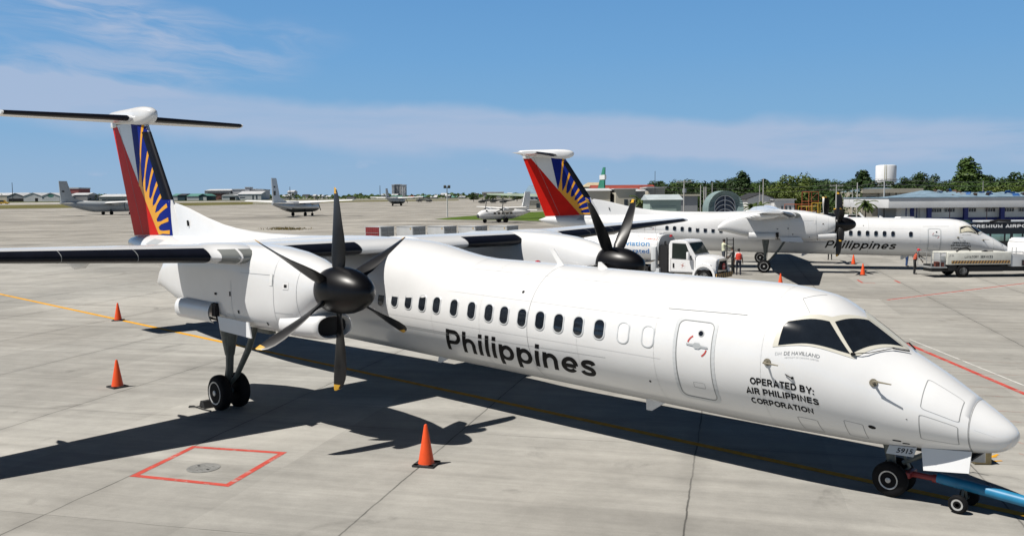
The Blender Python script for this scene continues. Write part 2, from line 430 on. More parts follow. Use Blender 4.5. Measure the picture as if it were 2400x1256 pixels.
def build_airliner():
    root = empty('airliner', ORG)
    # --- fuselage, with panel gaps and small ports in the same skin
    m = MB(ORG); s = sqrt(NX+.575); s1 = KS[-1]
    rings = []
    for k in range(101):
        X = NX-(s+(s1-s)*k/100)**2
        if k == 100: X = -31.845
        rings.append([skin(X, 360*j/72) for j in range(72)])
    m.loft(rings)
    m.mi = 1
    def outline(pts, wd=.012): skin_line(m, pts, wd, .003, True)
    outline(rrect(-1.20, -.69, 12, 57, .07), .011); outline(rrect(-1.21, -.70, -35, 3.5, .06), .011)
    outline(rrect(-3.09, -2.76, -59, -39.5, .03), .009); outline(rrect(-2.31, -2.03, -53, -30, .03), .009)
    outline(rrect(-4.95, -4.72, -27, -22, .02), .006)
    for X in (-8.95,): skin_line(m, [(X, t) for t in range(-70, 120, 5)], .010, .003)
    skin_line(m, [(-5.6, 36.5), (-4.0, 38.5)], .018, .004)
    skin_line(m, [(-13.6, -17), (-11.4, -17)], .012, .003); skin_line(m, [(-13.6, -19), (-11.4, -19)], .010, .003)
    skin_line(m, [(-11.4, -17), (-6.9, -14)], .006, .003)
    skin_line(m, [(-12.6, 26), (-12, 24.5)], .012, .003)
    skin_line(m, [(-3.0, 52), (-3.25, 66), (-3.0, 84)], .010, .003)
    m.mi = 2
    for X, th, r in ((-1.90, -30.5, .055), (-9.28, 35.6, .035), (-5.94, -30, .025), (-1.38, -8, .012)):
        skin_poly(m, [(X+r*cos(a*pi/8), th+degrees(r*sin(a*pi/8)/ARC)) for a in range(16)], .004)
    skin_poly(m, rrect(-1.66, -1.53, -48.5, -45.5, .02, 2), .004); skin_poly(m, rrect(-1.53, -1.42, -53, -50, .02, 2), .004)
    m.mi = 3
    skin_poly(m, [(-28.93, 24), (-28.55, 52), (-27.61, 50), (-27.97, 22)], .005, .25)
    skin_poly(m, [(-28.93, 156), (-28.55, 128), (-27.61, 130), (-27.97, 158)], .005, .25)
    m.mi = 4
    for X in (-3.6, -5.75, -7.6, -10.4, -12.0, -13.65): skin_line(m, [(X, t) for t in range(-75, 106, 6)], .006, .0025)
    for th in (-52, -6.5, 27, 58): skin_line(m, [(-13.6+.5*k, th) for k in range(17)], .005, .0025)
    fus = m.build('fuselage', [WHITE, LINE, BLACKP, GREYP, SEAM], root, 60, recalc=False)
    # --- radome
    m = MB(ORG); rings = []
    for k in range(25):
        X = NX-(sqrt(NX+.57)*(1-k/24) + .012*k/24)**2
        if k == 0: X = -.568
        rings.append([skin(X, 360*j/64) for j in range(64)])
    m.loft(rings); m.mi = 1
    skin_line(m, [(-.56, t) for t in range(-180, 181, 8)], .008, .002)
    skin_line(m, [(-.5, 8), (-.25, 5), (-.08, 4)], .005, .002)
    m.build('radome', [WHITE, LINE], root, 60, recalc=False)
    # --- wing root hump over the cabin
    m = MB(ORG); rings = []
    for X, H in ((-11.3, 0), (-11.8, .025), (-12.2, .075), (-12.6, .13), (-13.0, .20), (-13.4, .26), (-13.8, .30), (-14.3, .325), (-15.2, .335), (-16.2, .325), (-17, .30), (-18, .26), (-19., .21), (-20.2, .15), (-21.5, .07), (-23, 0)):
        rg = []
        for j in range(49):
            th = 8+164*j/48; q = min((1-abs(th-90)/82)/.62, 1); q = q*q*(3-2*q)
            rg.append(skin(X, th, H*q-.004+.006*q))
        rings.append(rg)
    m.loft(rings, False, False, False)
    m.build('wing_fairing', WHITE, root, 60)
    # --- wings
    for sg in (-1, 1):
        ys = [0.3, 1.4, 2.5, 4.0, 4.6, 4.7, 4.85, 5.0, 5.28, 5.4, 5.52, 5.64, 5.8, 7, 9, 11, 13, 13.9, 14.15]
        m = MB(ORG); R_ = [wing_ring(sg*y) for y in ys]
        tip = wing_ring(sg*14.15); c0 = sum(tip, Vector())/len(tip)
        R_.append([c0+(p-c0)*.8+Vector((0, sg*.10, 0)) for p in tip]); m.loft(R_)
        m.mi = 1                                         # flap and aileron gaps
        for u in (.72,):
            for ya, yb in ((1.5, 3.8), (5.4, 10.0), (10.2, 13.8)):
                a = [wing_pt(sg*(ya+(yb-ya)*k/6), u, 1, .003) for k in range(7)]; b = [wing_pt(sg*(ya+(yb-ya)*k/6), u+.012, 1, .003) for k in range(7)]
                for k in range(6): m.poly([a[k], a[k+1], b[k+1], b[k]])
        wg = m.build('wing', [WHITE, LINE], root, 40)
        for ya, yb in ((1.78, 3.92), (5.75, 13.95)):
            m = MB(ORG); us = [.105, .06, .03, .012, .004, 0.]; n = 14; rr = []
            for k in range(n+1):
                y = sg*(ya+(yb-ya)*k/n)
                row = [wing_pt(y, u, 1, .007) for u in us] + [wing_pt(y, u, -1, .007) for u in us[::-1][1:]]
                rr.append(row)
            m.loft(rr, False, False, False)
            if ya > 5:
                m.mi = 1
                for yl in (7.2, 8.6):
                    row = [[wing_pt(sg*(yl+d), u, 1, .010) for u in us] + [wing_pt(sg*(yl+d), u, -1, .010) for u in us[::-1][1:]] for d in (0, .014)]
                    m.loft(row, False, False, False)
            m.build('deice_boot', [BOOT, LINE], wg, 60)
        for ya in (4.93, 5.27):
            m = MB(ORG); us = [.07, .04, .02, .008, 0.]
            m.loft([[wing_pt(sg*(ya+d), u, 1, .008) for u in us]+[wing_pt(sg*(ya+d), u, -1, .008) for u in us[::-1][1:]] for d in (0, .1, .2, .28)], False, False, False)
            m.build('landing_light', LENS, wg, 60)
        for yf in (7.6, 10.4, 1.9 if sg > 0 else 12.4):        # flap track fairings
            m = MB(ORG); le, te, z, t = wing_sec(yf)
            m.loft([[Vector((x, sg*yf+.09*r*cos(a*pi/5), z-.12+.16*r*sin(a*pi/5)+dz)) for a in range(10)] for x, r, dz in ((te+1.2, .1, .03), (te+.8, .9, -.02), (te+.3, 1, -.05), (te-.15, .6, -.02), (te-.3, .1, 0))])
            m.build('flap_fairing', WHITE, wg, 60)
    # --- nacelles, intakes, propellers
    for sg in (-1, 1):
        yc = sg*4.47; m = MB(ORG); rings = []
        NS = ((-11.45, .43, 3.57, 2.72, 2.), (-11.6, .49, 3.64, 2.56, 2.1), (-11.78, .53, 3.69, 2.42, 2.15), (-12.0, .58, 3.76, 2.26, 2.3), (-12.6, .63, 3.87, 2.12, 2.7), (-13.4, .66, 3.95, 2.12, 3.2), (-14.4, .67, 3.99, 2.14, 3.6), (-15.6, .67, 3.97, 2.17, 3.6),
              (-16.6, .66, 3.94, 2.30, 3.4), (-17.4, .62, 3.82, 2.46, 3.), (-18.0, .54, 3.62, 2.60, 2.6), (-18.4, .44, 3.36, 2.68, 2.3), (-18.75, .32, 3.04, 2.72, 2.))
        for X, hw, t_, b_, e in NS:
            zc, h = (t_+b_)/2, (t_-b_)/2
            rings.append([Vector((X, yc+hw*math.copysign(abs(cos(a))**(2/e), cos(a)), zc+h*math.copysign(abs(sin(a))**(2/e), sin(a)))) for a in (2*pi*k/48 for k in range(48))])
        m.loft(rings, True, True, False); m.mi = 1
        m.poly(rings[-1]); 
        def nside(X, z, off):
            for p, q in zip(NS, NS[1:]):
                if q[0] <= X <= p[0]: k = (X-p[0])/(q[0]-p[0]); hw, t_, b_, e = (p[i]+(q[i]-p[i])*k for i in range(1, 5))
            v = min(abs(z-(t_+b_)/2)/((t_-b_)/2), .999)
            return Vector((X, yc+sg*(hw*(1-v**e)**(1/e)+off), z))
        def nquad(xa, xb, za, zb, off):
            nx, nz = max(1, int(abs(xb-xa)/.15)), max(1, int(abs(zb-za)/.1))
            for i in range(nx):
                for j in range(nz):
                    x1, x2 = xa+(xb-xa)*i/nx, xa+(xb-xa)*(i+1)/nx; z1, z2 = za+(zb-za)*j/nz, za+(zb-za)*(j+1)/nz
                    m.poly([nside(x1, z1, off), nside(x2, z1, off), nside(x2, z2, off), nside(x1, z2, off)])
        for X, z, a, b in ((-15.0, 2.86, .10, .05), (-14.35, 2.90, .05, .10), (-14.05, 2.52, .06, .07), (-13.02, 2.34, .045, .06), (-12.21, 3.2, .09, .06)): nquad(X-a/2, X+a/2, z-b/2, z+b/2, .010)
        m.mi = 2; nquad(-12.76, -12.66, 3.18, 3.42, .006); nquad(-12.30, -12.12, 3.13, 3.27, .006)
        m.mi = 3; nquad(-12.665, -12.645, 3.18, 3.42, .009)
        for xa, xb, za, zb in ((-12.625, -12.615, 2.45, 3.8), (-13.9, -12.62, 3.395, 3.403), (-12.62, -11.95, 2.62, 2.628), (-14.305, -14.296, 2.3, 3.2), (-11.88, -11.872, 2.5, 3.7)): nquad(xa, xb, za, zb, .004)
        nac = m.build('engine_nacelle', [WHITE, DARK, WHITE2, GREYP], root, 42)
        m = MB(ORG); zc = 2.385                           # chin air intake: lip ring and dark mouth
        def oval(X, a_, b_): return [Vector((X, yc+a_*math.copysign(abs(cos(t))**.8, cos(t)), zc+b_*math.copysign(abs(sin(t))**.8, sin(t)))) for t in (2*pi*k/32 for k in range(32))]
        m.loft([oval(-12.5, .60, .27), oval(-11.9, .56, .285), oval(-11.5, .47, .27), oval(-11.38, .44, .25), oval(-11.36, .40, .225), oval(-11.42, .37, .20), oval(-11.5, .36, .19)], True, False, False)
        m.mi = 1; m.poly(oval(-11.49, .365, .195))
        m.build('air_intake', [WHITE, DARK], nac, 60)
        # spinner + six blades
        hub = (-11.18, yc, 3.142)
        m = MB(ORG)
        m.lathe([(X+11.18, r) for X, r in ((-11.46, .40), (-11.44, .43), (-11.34, .455), (-11.15, .472), (-10.95, .468), (-10.75, .44), (-10.55, .38), (-10.38, .30), (-10.25, .21), (-10.175, .10), (-10.155, .0))], hub, 'x', 48)
        pr = m.build('propeller', SPIN, root, 50)
        m = MB(); rows = []
        ST = ((.36, .22, .17, 27, 0), (.46, .31, .12, 26, 0), (.58, .37, .08, 23, 0), (.80, .40, .065, 16, .01), (1.05, .41, .055, 7, .012), (1.35, .40, .042, -4, 0.), (1.6, .39, .034, -11, -.015), (1.8, .35, .028, -15, -.035), (1.93, .28, .022, -17, -.065), (2.01, .19, .016, -18, -.10), (2.055, .06, .01, -18, -.15))
        for r, ch, th_, b, sw in ST:
            row = []
            for k in range(16):
                a = 2*pi*k/16; u = ch*.44*cos(a)+sw; v = th_*.5*sin(a)*(1-.25*cos(a)); bb = radians(b)
                row.append(Vector((u*cos(bb)-v*sin(bb), u*sin(bb)+v*cos(bb), r)))
            rows.append(row)
        m.loft(rows)
        for f in m.bm.faces:
            c = f.calc_center_median()
            if c.z > 1.985 or (c.z > 1.90 and c.x < -.05): f.material_index = 1
        bl = m.build('blade', [PROP, YTIP], None, 50)
        for k in range(6):
            b = bl if k == 0 else bl.copy()
            if k: COL.objects.link(b)
            b.parent = pr; b.matrix_local = Matrix.Translation(Vector(hub)-ORG) @ Matrix.Rotation(-radians(60*k + (30 if sg > 0 else 0)), 4, 'X')
        # main gear
        m = MB(ORG); yw = yc
        m.tube([(-15.72, yw, 2.5), (-15.7, yw, 1.95), (-15.7, yw, 1.3)], [.24, .22, .11], 14); m.tube([(-15.7, yw, 1.32), (-15.74, yw, .80)], [.095, .085], 12); m.tube([(-15.74, yw, .85), (-15.79, yw, .42)], [.06, .06], 10)
        m.tube([(-15.79, yw-.30, .42), (-15.79, yw+.30, .42)], .06, 10)
        m.tube([(-14.42, yw, 2.2), (-14.85, yw, 1.5), (-15.42, yw, .82), (-15.7, yw, .62)], [.075, .075, .06, .05], 10)
        m.tube([(-15.95, yw+.06, 1.05), (-16.05, yw+.06, .75), (-15.85, yw+.02, .55)], .025, 6); m.tube([(-15.55, yw-.10, 1.9), (-15.6, yw-.11, 1.0), (-15.72, yw-.1, .6)], .018, 6)
        m.mi = 1; m.box((-15.2, yw, 2.2), (2.2, .85, .03)); m.mi = 0
        m.box((-14.0, yw, 2.06), (.5, .18, .14), bev=.02)
        m.build('main_landing_gear', [GEAR, DARK], root, 40)
        for dy in (-.235, .235): wheel(root, (-15.79, yw+dy, .42), .42, .27, -1 if dy < 0 else 1)
        # gear doors
        for so_ in (-1, 1):
            m = MB(ORG); yd = yc+so_*.74; row = []
            for k in range(9):
                a = radians(80-150*k/8); row.append((yd+so_*(.17*cos(a)-.10), 2.42+.24*sin(a)))
            ra = [Vector((-16.78, y, z)) for y, z in row]; rb = [Vector((-15.12, y, z)) for y, z in row]
            m.loft([[(p+Vector((.25, 0, -.0))) for p in ra[:1]]+ra[1:], rb], False, False, False)
            m.loft([[p+Vector((0, -so_*.03, -.01)) for p in ra], [p+Vector((0, -so_*.03, -.01)) for p in rb]], False, False, False)
            m.mi = 1
            m.box((-15.0, yd-so_*.05, 2.5), (.16, .10, .30)); m.tube([(-15.1, yd-so_*.05, 2.6), (-14.95, yd-so_*.1, 2.2)], .03, 6)
            m.build('gear_door', [WHITE, DARK], root, 40)
            m = MB(ORG)
            q = [Vector((-14.9, yc+so_*.70, 2.36)), Vector((-13.55, yc+so_*.70, 2.34)), Vector((-13.38, yc+so_*.74, 2.02)), Vector((-14.72, yc+so_*.74, 2.06))]
            m.prism(q, (0, -so_*.03, 0)); m.build('gear_door', WHITE, root, 30)
    # --- nose gear
    m = MB(ORG)
    m.tube([(-2.0, 0, 1.05), (-1.9, 0, .6), (-1.84, 0, .3)], [.09, .075, .06], 12); m.tube([(-1.84, -.2, .29), (-1.84, .2, .29)], .045, 8)
    m.tube([(-1.0, 0, 1.0), (-1.7, 0, .55)], .04, 8); m.tube([(-1.72, 0, .75), (-1.6, 0, .5), (-1.75, 0, .34)], .03, 6)
    m.mi = 1; m.box((-1.5, 0, .90), (1.9, .62, .03))
    m.build('nose_landing_gear', [GEAR, DARK], root, 40)
    for s_ in (-1, 1): wheel(root, (-1.84, s_*.17, .29), .29, .17, s_)
    for s_ in (-1, 1):
        m = MB(ORG); q = [Vector((-1.30, s_*.34, .95)), Vector((-.56, s_*.34, 1.03)), Vector((-.57, s_*.40, .70)), Vector((-1.24, s_*.40, .61))]
        m.prism(q, (0, -s_*.025, 0)); m.build('nose_gear_door', WHITE, root, 30)
    m = MB(ORG); q = [Vector((-1.78, -.40, .92)), Vector((-1.35, -.40, .955)), Vector((-1.39, -.43, .80)), Vector((-1.82, -.43, .78))]
    m.prism(q, (0, .02, 0)); m.mi = 1
    ex = (q[1]-q[0]).normalized(); ez = (q[0]-q[3]).normalized()
    text_into(m, '5915', .25, .085, lambda x, y: q[3]+ex*(.15+x)+ez*(.035+y)+Vector((0, -.004, 0)), .012)
    m.build('nose_gear_door', [LIGHTGREY, BLACKP], root, 30, recalc=False)
    # --- tail: fin, rudder livery, dorsal fillet
    FLE = lambda z: -27.94-.647*(z-4.97)
    FTE = lambda z: -31.35-1.64*(z-3.65)/4.22
    def fin_pt(x, z, s_, off=0.):
        le, te = FLE(z), FTE(z); c = le-te; u = min(max((le-x)/c, 0.), 1.)
        return Vector((x, s_*(5*.11*(.2969*sqrt(u)-.126*u-.3516*u*u+.2843*u**3-.1036*u**4)*c+off), z))
    m = MB(ORG); rings = []
    for z in (3.4, 4.2, 5, 6, 7, 7.95):
        le, te = FLE(z), FTE(z); us = [(1-cos(pi*k/18))/2 for k in range(19)]
        rings.append([fin_pt(le-u*(le-te), z, -1) for u in us]+[fin_pt(le-u*(le-te), z, 1) for u in us[::-1][1:-1]])
    m.loft(rings)
    def rays():
        RY = (((-29.94, 7.81), .075, (-30.17, 5.5), .17, .05), ((-29.44, 6.83), .08, (-29.88, 5.3), .17, .05), ((-29.06, 6.19), .085, (-29.55, 5.1), .17, .055), ((-28.74, 5.63), .085, (-29.27, 4.82), .16, .06),
              ((-28.46, 5.17), .085, (-29.02, 4.62), .15, .06), ((-28.08, 4.79), .08, (-28.88, 4.38), .14, .06), ((-27.93, 4.28), .075, (-28.76, 4.07), .12, .055), ((-27.8, 3.82), .075, (-28.6, 3.80), .09, .05))
        for t_, a_, b_, c_, mid in RY:
            T_, B_ = Vector(t_), Vector(b_); d = (T_-B_).normalized(); n_ = Vector((-d.y, d.x)); q_ = B_.lerp(T_, .38)
            yield [B_+n_*c_, q_+n_*mid, T_+n_*a_, T_-n_*a_, q_-n_*mid, B_-n_*c_]
    BODY = [(-30.34, 5.61), (-30.27, 5.72), (-30.04, 5.52), (-29.72, 5.36), (-29.40, 5.12), (-29.14, 4.90), (-28.95, 4.60), (-28.80, 4.28), (-28.66, 4.02), (-28.54, 3.84), (-28.45, 3.72), (-28.66, 3.72)]
    for s_ in (-1, 1):
        for mi, off, polys in ((1, .005, [[(FTE(7.9)+.004, 7.9), (-32.38, 7.9), (-28.66, 3.70), (FTE(3.62)+.004, 3.62)]]),
                               (2, .004, [[(-30.86, 7.94), (FLE(7.94)-.005, 7.94), (-27.97, 4.97), (-27.6, 3.7), (-28.66, 3.7), (-30.34, 5.61)]]),
                               (3, .007, [BODY]), (3, .010, [[tuple(p) for p in r] for r in rays()])):
            m.mi = mi
            for pl in polys:
                t = flat_poly(pl); cut_grid(t, .22 if mi == 1 else .09); put(m, t, lambda x, z: fin_pt(x, z, s_, off))
    m.mi = 4                                            # black boot on the leading edge
    us = [.11, .06, .03, .012, .003, 0.]; rows = []
    for k in range(9):
        z = 5.0+2.55*k/8; le, te = FLE(z), FTE(z)
        r = [fin_pt(le-u*(le-te), z, -1, .013) for u in us]; r[-1].x += .013; r[-1].y = 0
        rows.append(r+[Vector((p.x, -p.y, p.z)) for p in r[::-1][1:]])
    m.loft(rows, False, False, False)
    m.mi = 5
    for s_ in (-1, 1):
        for xa, za, xb, zb in ((-32.12, 7.86, -30.2, 3.7),):     # rudder hinge gap
            pts = [(xa+(xb-xa)*k/10, za+(zb-za)*k/10) for k in range(11)]
            for (x1, z1), (x2, z2) in zip(pts, pts[1:]): m.poly([fin_pt(x1, z1, s_, .0125), fin_pt(x1-.02, z1, s_, .0125), fin_pt(x2-.02, z2, s_, .0125), fin_pt(x2, z2, s_, .0125)])
    m.build('tail_fin', [WHITE, RED, BLUE, SUNY, BOOT, LINE], root, 40, recalc=False)
    m = MB(ORG); rings = []
    for X, zt_, hw in ((-28.2, 4.3, .06), (-27.95, 4.72, .05), (-27.7, 4.88, .06), (-27.2, 4.80, .10), (-26.6, 4.68, .12), (-25.33, 4.37, .13), (-24.2, 4.15, .15), (-23.27, 4.03, .18), (-22.2, 3.96, .22), (-21.2, 3.92, .26), (-19.5, 3.90, .30), (-17.5, 3.92, .34)):
        rings.append([Vector((X, -hw*1.6, 3.50)), Vector((X, -hw*.75, 3.50+(zt_-3.5)*.45)), Vector((X, -hw*.42, 3.5+(zt_-3.5)*.9)), Vector((X, 0, zt_)), Vector((X, hw*.42, 3.5+(zt_-3.5)*.9)), Vector((X, hw*.75, 3.5+(zt_-3.5)*.45)), Vector((X, hw*1.6, 3.5))])
    m.loft(rings, False, False, False)
    m.mi = 1; m.box((-26.55, -.12, 4.16), (.05, .05, .20), Matrix.Rotation(radians(-12), 3, 'Y')); m.mi = 0
    m.build('dorsal_fin', [WHITE, BLACKP], root, 50)
    # --- tailplane with bullet
    m = MB(ORG); rings = []
    for X, hw, zt_, zb in ((-29.16, .04, 8.24, 8.12), (-29.26, .17, 8.36, 7.99), (-29.5, .25, 8.45, 7.88), (-29.9, .29, 8.51, 7.80), (-30.4, .29, 8.53, 7.80), (-31.2, .24, 8.52, 7.86), (-32.2, .17, 8.52, 7.95), (-33.0, .10, 8.50, 8.05), (-33.35, .03, 8.44, 8.30)):
        zc, h = (zt_+zb)/2, (zt_-zb)/2
        rings.append([Vector((X, hw*math.copysign(abs(cos(a))**.8, cos(a)), zc+h*math.copysign(abs(sin(a))**.8, sin(a)))) for a in (2*pi*k/24 for k in range(24))])
    m.loft(rings); m.mi = 0
    m.box((-32.75, 0, 7.98), (.55, .16, .22), bev=.04)
    m.build('tail_bullet', WHITE, root, 50)
    for sg in (-1, 1):
        def hs(y, u, s_, off=0.):
            k = abs(y)/4.63; le, te = -30.35-.62*k, -32.85+.15*k; c = le-te
            return Vector((le-u*c+(off if u < .005 else 0), y, 8.10+.02*abs(y)*0+s_*(5*.115*(.2969*sqrt(u)-.126*u-.3516*u*u+.2843*u**3-.1036*u**4)*c+off)))
        us = [(1-cos(pi*k/14))/2 for k in range(15)]
        m = MB(ORG); m.loft([[hs(sg*y, u, 1) for u in us[::-1]]+[hs(sg*y, u, -1) for u in us[1:-1]] for y in (.1, 1.5, 3, 4.3, 4.55, 4.63)])
        tp = m.build('tailplane', WHITE, root, 40)
        m = MB(ORG); u2 = [.085, .05, .025, .01, .003, 0.]
        m.loft([[hs(sg*y, u, 1, .006) for u in u2]+[hs(sg*y, u, -1, .006) for u in u2[::-1][1:]] for y in (.42, 1.5, 2.5, 3.5, 4.56)], False, False, False)
        m.build('deice_boot', BOOT, tp, 60)
    # --- cockpit glazing
    for sd in (0, 1):
        T_ = (lambda th: th) if not sd else (lambda th: 180-th)
        m = MB(ORG)
        o = [(-3.42, 16.8), (-3.38, 37.8), (-3.25, 42.8), (-2.68, 58.5), (-2.36, 89.3), (-1.65, 89.3), (-2.19, 33.0)]
        skin_poly(m, [(x, T_(t)) for x, t in (o if not sd else o[::-1])], .006, .09)
        wf = m.build('cockpit_window_frame', CREAM, root, 60)
        for nm, pl in (('side_window', [(-3.33, 18.9), (-3.32, 35.2), (-3.27, 39.2), (-2.68, 52.5), (-2.255, 35.3)]), ('windshield', [(-2.615, 55.2), (-2.31, 86.8 if not sd else 72), (-1.73, 86.8 if not sd else 72), (-2.225, 37.6)])):
            m = MB(ORG); skin_poly(m, [(x, T_(t)) for x, t in pl], .011, .09); m.build(nm, GLASS, wf, 60)
        m = MB(ORG)                                      # wiper
        p = [skin(-2.22, T_(36), .03), skin(-2.05, T_(44), .035), skin(-1.80, T_(68), .035), skin(-1.62, T_(82), .035)]
        m.tube([p[0]] + [skin(-2.13, T_(40), .05)] + p[1:3], .007, 6); m.tube(p[2:], .013, 6); m.box(p[0], (.07, .05, .04), bev=.012)
        m.build('windshield_wiper', BLACKP, root)
    # --- service doors
    for x0, x1, t0, t1, full in ((-5.33, -4.47, -41.5, 31.5, True), (-23.9, -23.1, -30, 30, False)):
        m = MB(ORG); o = rrect(x0, x1, t0, t1, .16); i = rrect(x0+.07, x1-.07, t0+3.3, t1-3.3, .11)
        w1 = .07 if full else .02
        i = rrect(x0+w1, x1-w1, t0+w1*47, t1-w1*47, .12)
        pts_o = [A(*p) for p in o]; pts_i = [A(*p) for p in i]
        n = len(o); S_ = 1
        def seg(P, k): return Vector(P[k % n])
        for k in range(n):
            a, b, c, d = seg(pts_o, k), seg(pts_o, k+1), seg(pts_i, k+1), seg(pts_i, k)
            q = max(1, int((a-b).length/.1))
            for j in range(q):
                m.poly([sk2(.004)(*a.lerp(b, j/q)), sk2(.004)(*a.lerp(b, (j+1)/q)), sk2(.004)(*d.lerp(c, (j+1)/q)), sk2(.004)(*d.lerp(c, j/q))])
        m.mi = 1; skin_line(m, i, .016, .006, True)
        xc = (x0+x1)/2+.07
        m.mi = 2
        for a0, a1 in ((120, 165), (300, 345)):
            arc = [(xc+.0+.20*cos(radians(a)), 8.5+degrees(.20*sin(radians(a))/ARC)) for a in range(a0, a1+1, 9)]
            skin_line(m, arc, .028, .005)
        dr = m.build('service_door', [LIGHTGREY, LINE, REDM], root, 60)
        m = MB(ORG)
        skin_poly(m, [(xc+.05+.062*cos(a*pi/8), 18.7+degrees(.062*sin(a*pi/8)/ARC)) for a in range(16)], .006)
        m.mi = 1; skin_poly(m, [(xc+.05+.045*cos(a*pi/8), 18.7+degrees(.045*sin(a*pi/8)/ARC)) for a in range(16)], .010)
        m.build('peephole', [GREYP, GLASS], dr, 60)
        m = MB(ORG); skin_poly(m, [(xc-.22, 8.5), (xc-.22, 9.7), (xc-.08, 9.7), (xc-.045, 10.9), (xc+.045, 10.9), (xc+.08, 9.2), (xc+.22, 8.7), (xc+.22, 7.5), (xc+.08, 7.5), (xc+.04, 6.3), (xc-.04, 6.3), (xc-.08, 8.0)], .012)
        m.build('door_handle', GREYP, dr, 60)
    # --- lettering
    m = MB(ORG)
    stroke_text(m, 'Philippines', 4.53, radians(26.3)*ARC, lambda x, y, z: skin(-11.73+x, -38.6+degrees(y/ARC), .003+z), .088, .30, .11, .02)
    m.build('airline_lettering', BLACKP, root, 60, recalc=False)
    for body, x0, x1, tb in (('OPERATED BY:', -3.80, -2.71, -15.0), ('AIR PHILIPPINES', -3.90, -2.65, -23.6), ('CORPORATION', -3.845, -2.77, -32.6)):
        sl_ = 2.2 if body[0] != 'C' else 0.5; m = MB(ORG)
        stroke_text(m, body, x1-x0, radians(5.6)*ARC, lambda x, y, z: skin(x0+x, tb+sl_*x/(x1-x0)+degrees(y/ARC), .0025+z), .112, 0, .08, .06)
        m.build('operator_lettering', BLACKP, root, 60, recalc=False)
    m = MB(ORG)
    text_into(m, 'DE HAVILLAND', .56, radians(3.0)*ARC, lambda x, y: skin(-3.215+x, 12.3+6.2*x/.56+degrees(y/ARC), .003), .006, 0, .08)
    m.build('maker_lettering', GREYTXT, root, 60, recalc=False); m = MB(ORG)
    text_into(m, 'AIRCRAFT OF CANADA LIMITED', .54, radians(1.3)*ARC, lambda x, y: skin(-3.20+x, 10.1+6.2*x/.56+degrees(y/ARC), .005), -.004, 0, .08)
    m.build('maker_lettering', LIGHTGREY, root, 60, recalc=False); m = MB(ORG)
    text_into(m, 'DH', .10, radians(2.6)*ARC, lambda x, y: skin(-3.36+x, 10.9+1.2*x/.1+degrees(y/ARC), .005), -.01, 0, .08)
    m.build('maker_lettering', LIGHTGREY, root, 60, recalc=False)
    # --- probes, aerials, beacon
    for X, th in ((-3.48, 4.6), (-1.87, 19.8), (-3.48, 175.4), (-1.87, 160.2)):
        m = MB(ORG); c = skin(X, th, .004); n_ = (skin(X, th, .1)-skin(X, th)).normalized()
        m.tube([c, c+n_*.02], [.065, .06], 14); m.tube([c+n_*.01, c+n_*.13, c+n_*.16+Vector((.05, 0, 0))], [.025, .016, .016], 8); m.tube([c+n_*.16+Vector((-.01, 0, 0)), c+n_*.16+Vector((.26, 0, -.015))], [.017, .010], 8)
        m.build('pitot_probe', BRONZE, root)
    m = MB(ORG); c = skin(-3.05, -3.5, .003); n_ = (skin(-3.05, -3.5, .1)-c).normalized()
    m.tube([c, c+n_*.03], .022, 8); m.tube([c+n_*.03+Vector((-.12, 0, .05)), c+n_*.035], .009, 6); m.build('angle_vane', BLACKP, root)
    for X, th, dx, hgt, wd in ((-12.9, -84, -.22, .18, .22), (-6.5, -84, -.2, .25, .26), (-9.15, 90, -.30, .36, .085), (-8.0, 91, -.1, .14, .14)):
        m = MB(ORG); c = skin(X, th, -.02); s_ = -1 if th < 0 else 1
        q = [c+Vector((-wd, 0, 0)), c+Vector((wd, 0, 0)), c+Vector((wd*(.85 if wd < .1 else .3)+dx, 0, s_*hgt)), c+Vector((-wd*(.7 if wd < .1 else .2)+dx, 0, s_*hgt))]
        m.prism([p+Vector((0, -.014, 0)) for p in q], (0, .028, 0)); m.build('blade_aerial', WHITE2, root)
    m = MB(ORG); c = skin(-10.0, 97, -.085)
    m.lathe([(0, .09), (.05, .085), (.10, .06), (.12, 0)], c, 'z', 14); m.build('beacon', mat('beacon_red', (.45, .01, .02), .15), root)
    return root

def wheel(root, c, r, wd, side):
    m = MB(ORG); c = Vector(c); q_ = .66 if r > .35 else .54
    P = [(-wd*.5, r*(q_-.04)), (-wd*.5, r*.72), (-wd*.46, r*.86), (-wd*.36, r*.95), (-wd*.2, r*.99), (0, r), (wd*.2, r*.99), (wd*.36, r*.95), (wd*.46, r*.86), (wd*.5, r*.72), (wd*.5, r*(q_-.04))]
    m.lathe([(h, q) for h, q in P], c, 'y', 32)
    t = m.build('wheel', TYRE, root, 50)
    m = MB(ORG); s = side
    m.lathe([(s*(wd*.5-.03), r*.18), (s*(wd*.5-.05), r*.32), (s*(wd*.5-.06), r*(q_-.12)), (s*(wd*.5+.004), r*(q_-.08)), (s*(wd*.5+.010), r*(q_-.01)), (s*(wd*.5+.004), r*q_), (s*(wd*.5-.02), r*q_)], c, 'y', 28)
    m.lathe([(s*(wd*.5-.05), r*.17), (s*(wd*.5+.02), r*.15), (s*(wd*.5+.03), r*.06)], c, 'y', 14)
    m.mi = 1
    for k in range(9):
        a = 2*pi*k/9; m.box(c+Vector((r*q_*.64*cos(a), s*(wd*.5-.052), r*q_*.64*sin(a))), (r*.13, .02, r*.13), Matrix.Rotation(-a, 3, 'Y'))
    m.build('rim', [RIM, DARK], t, 40)

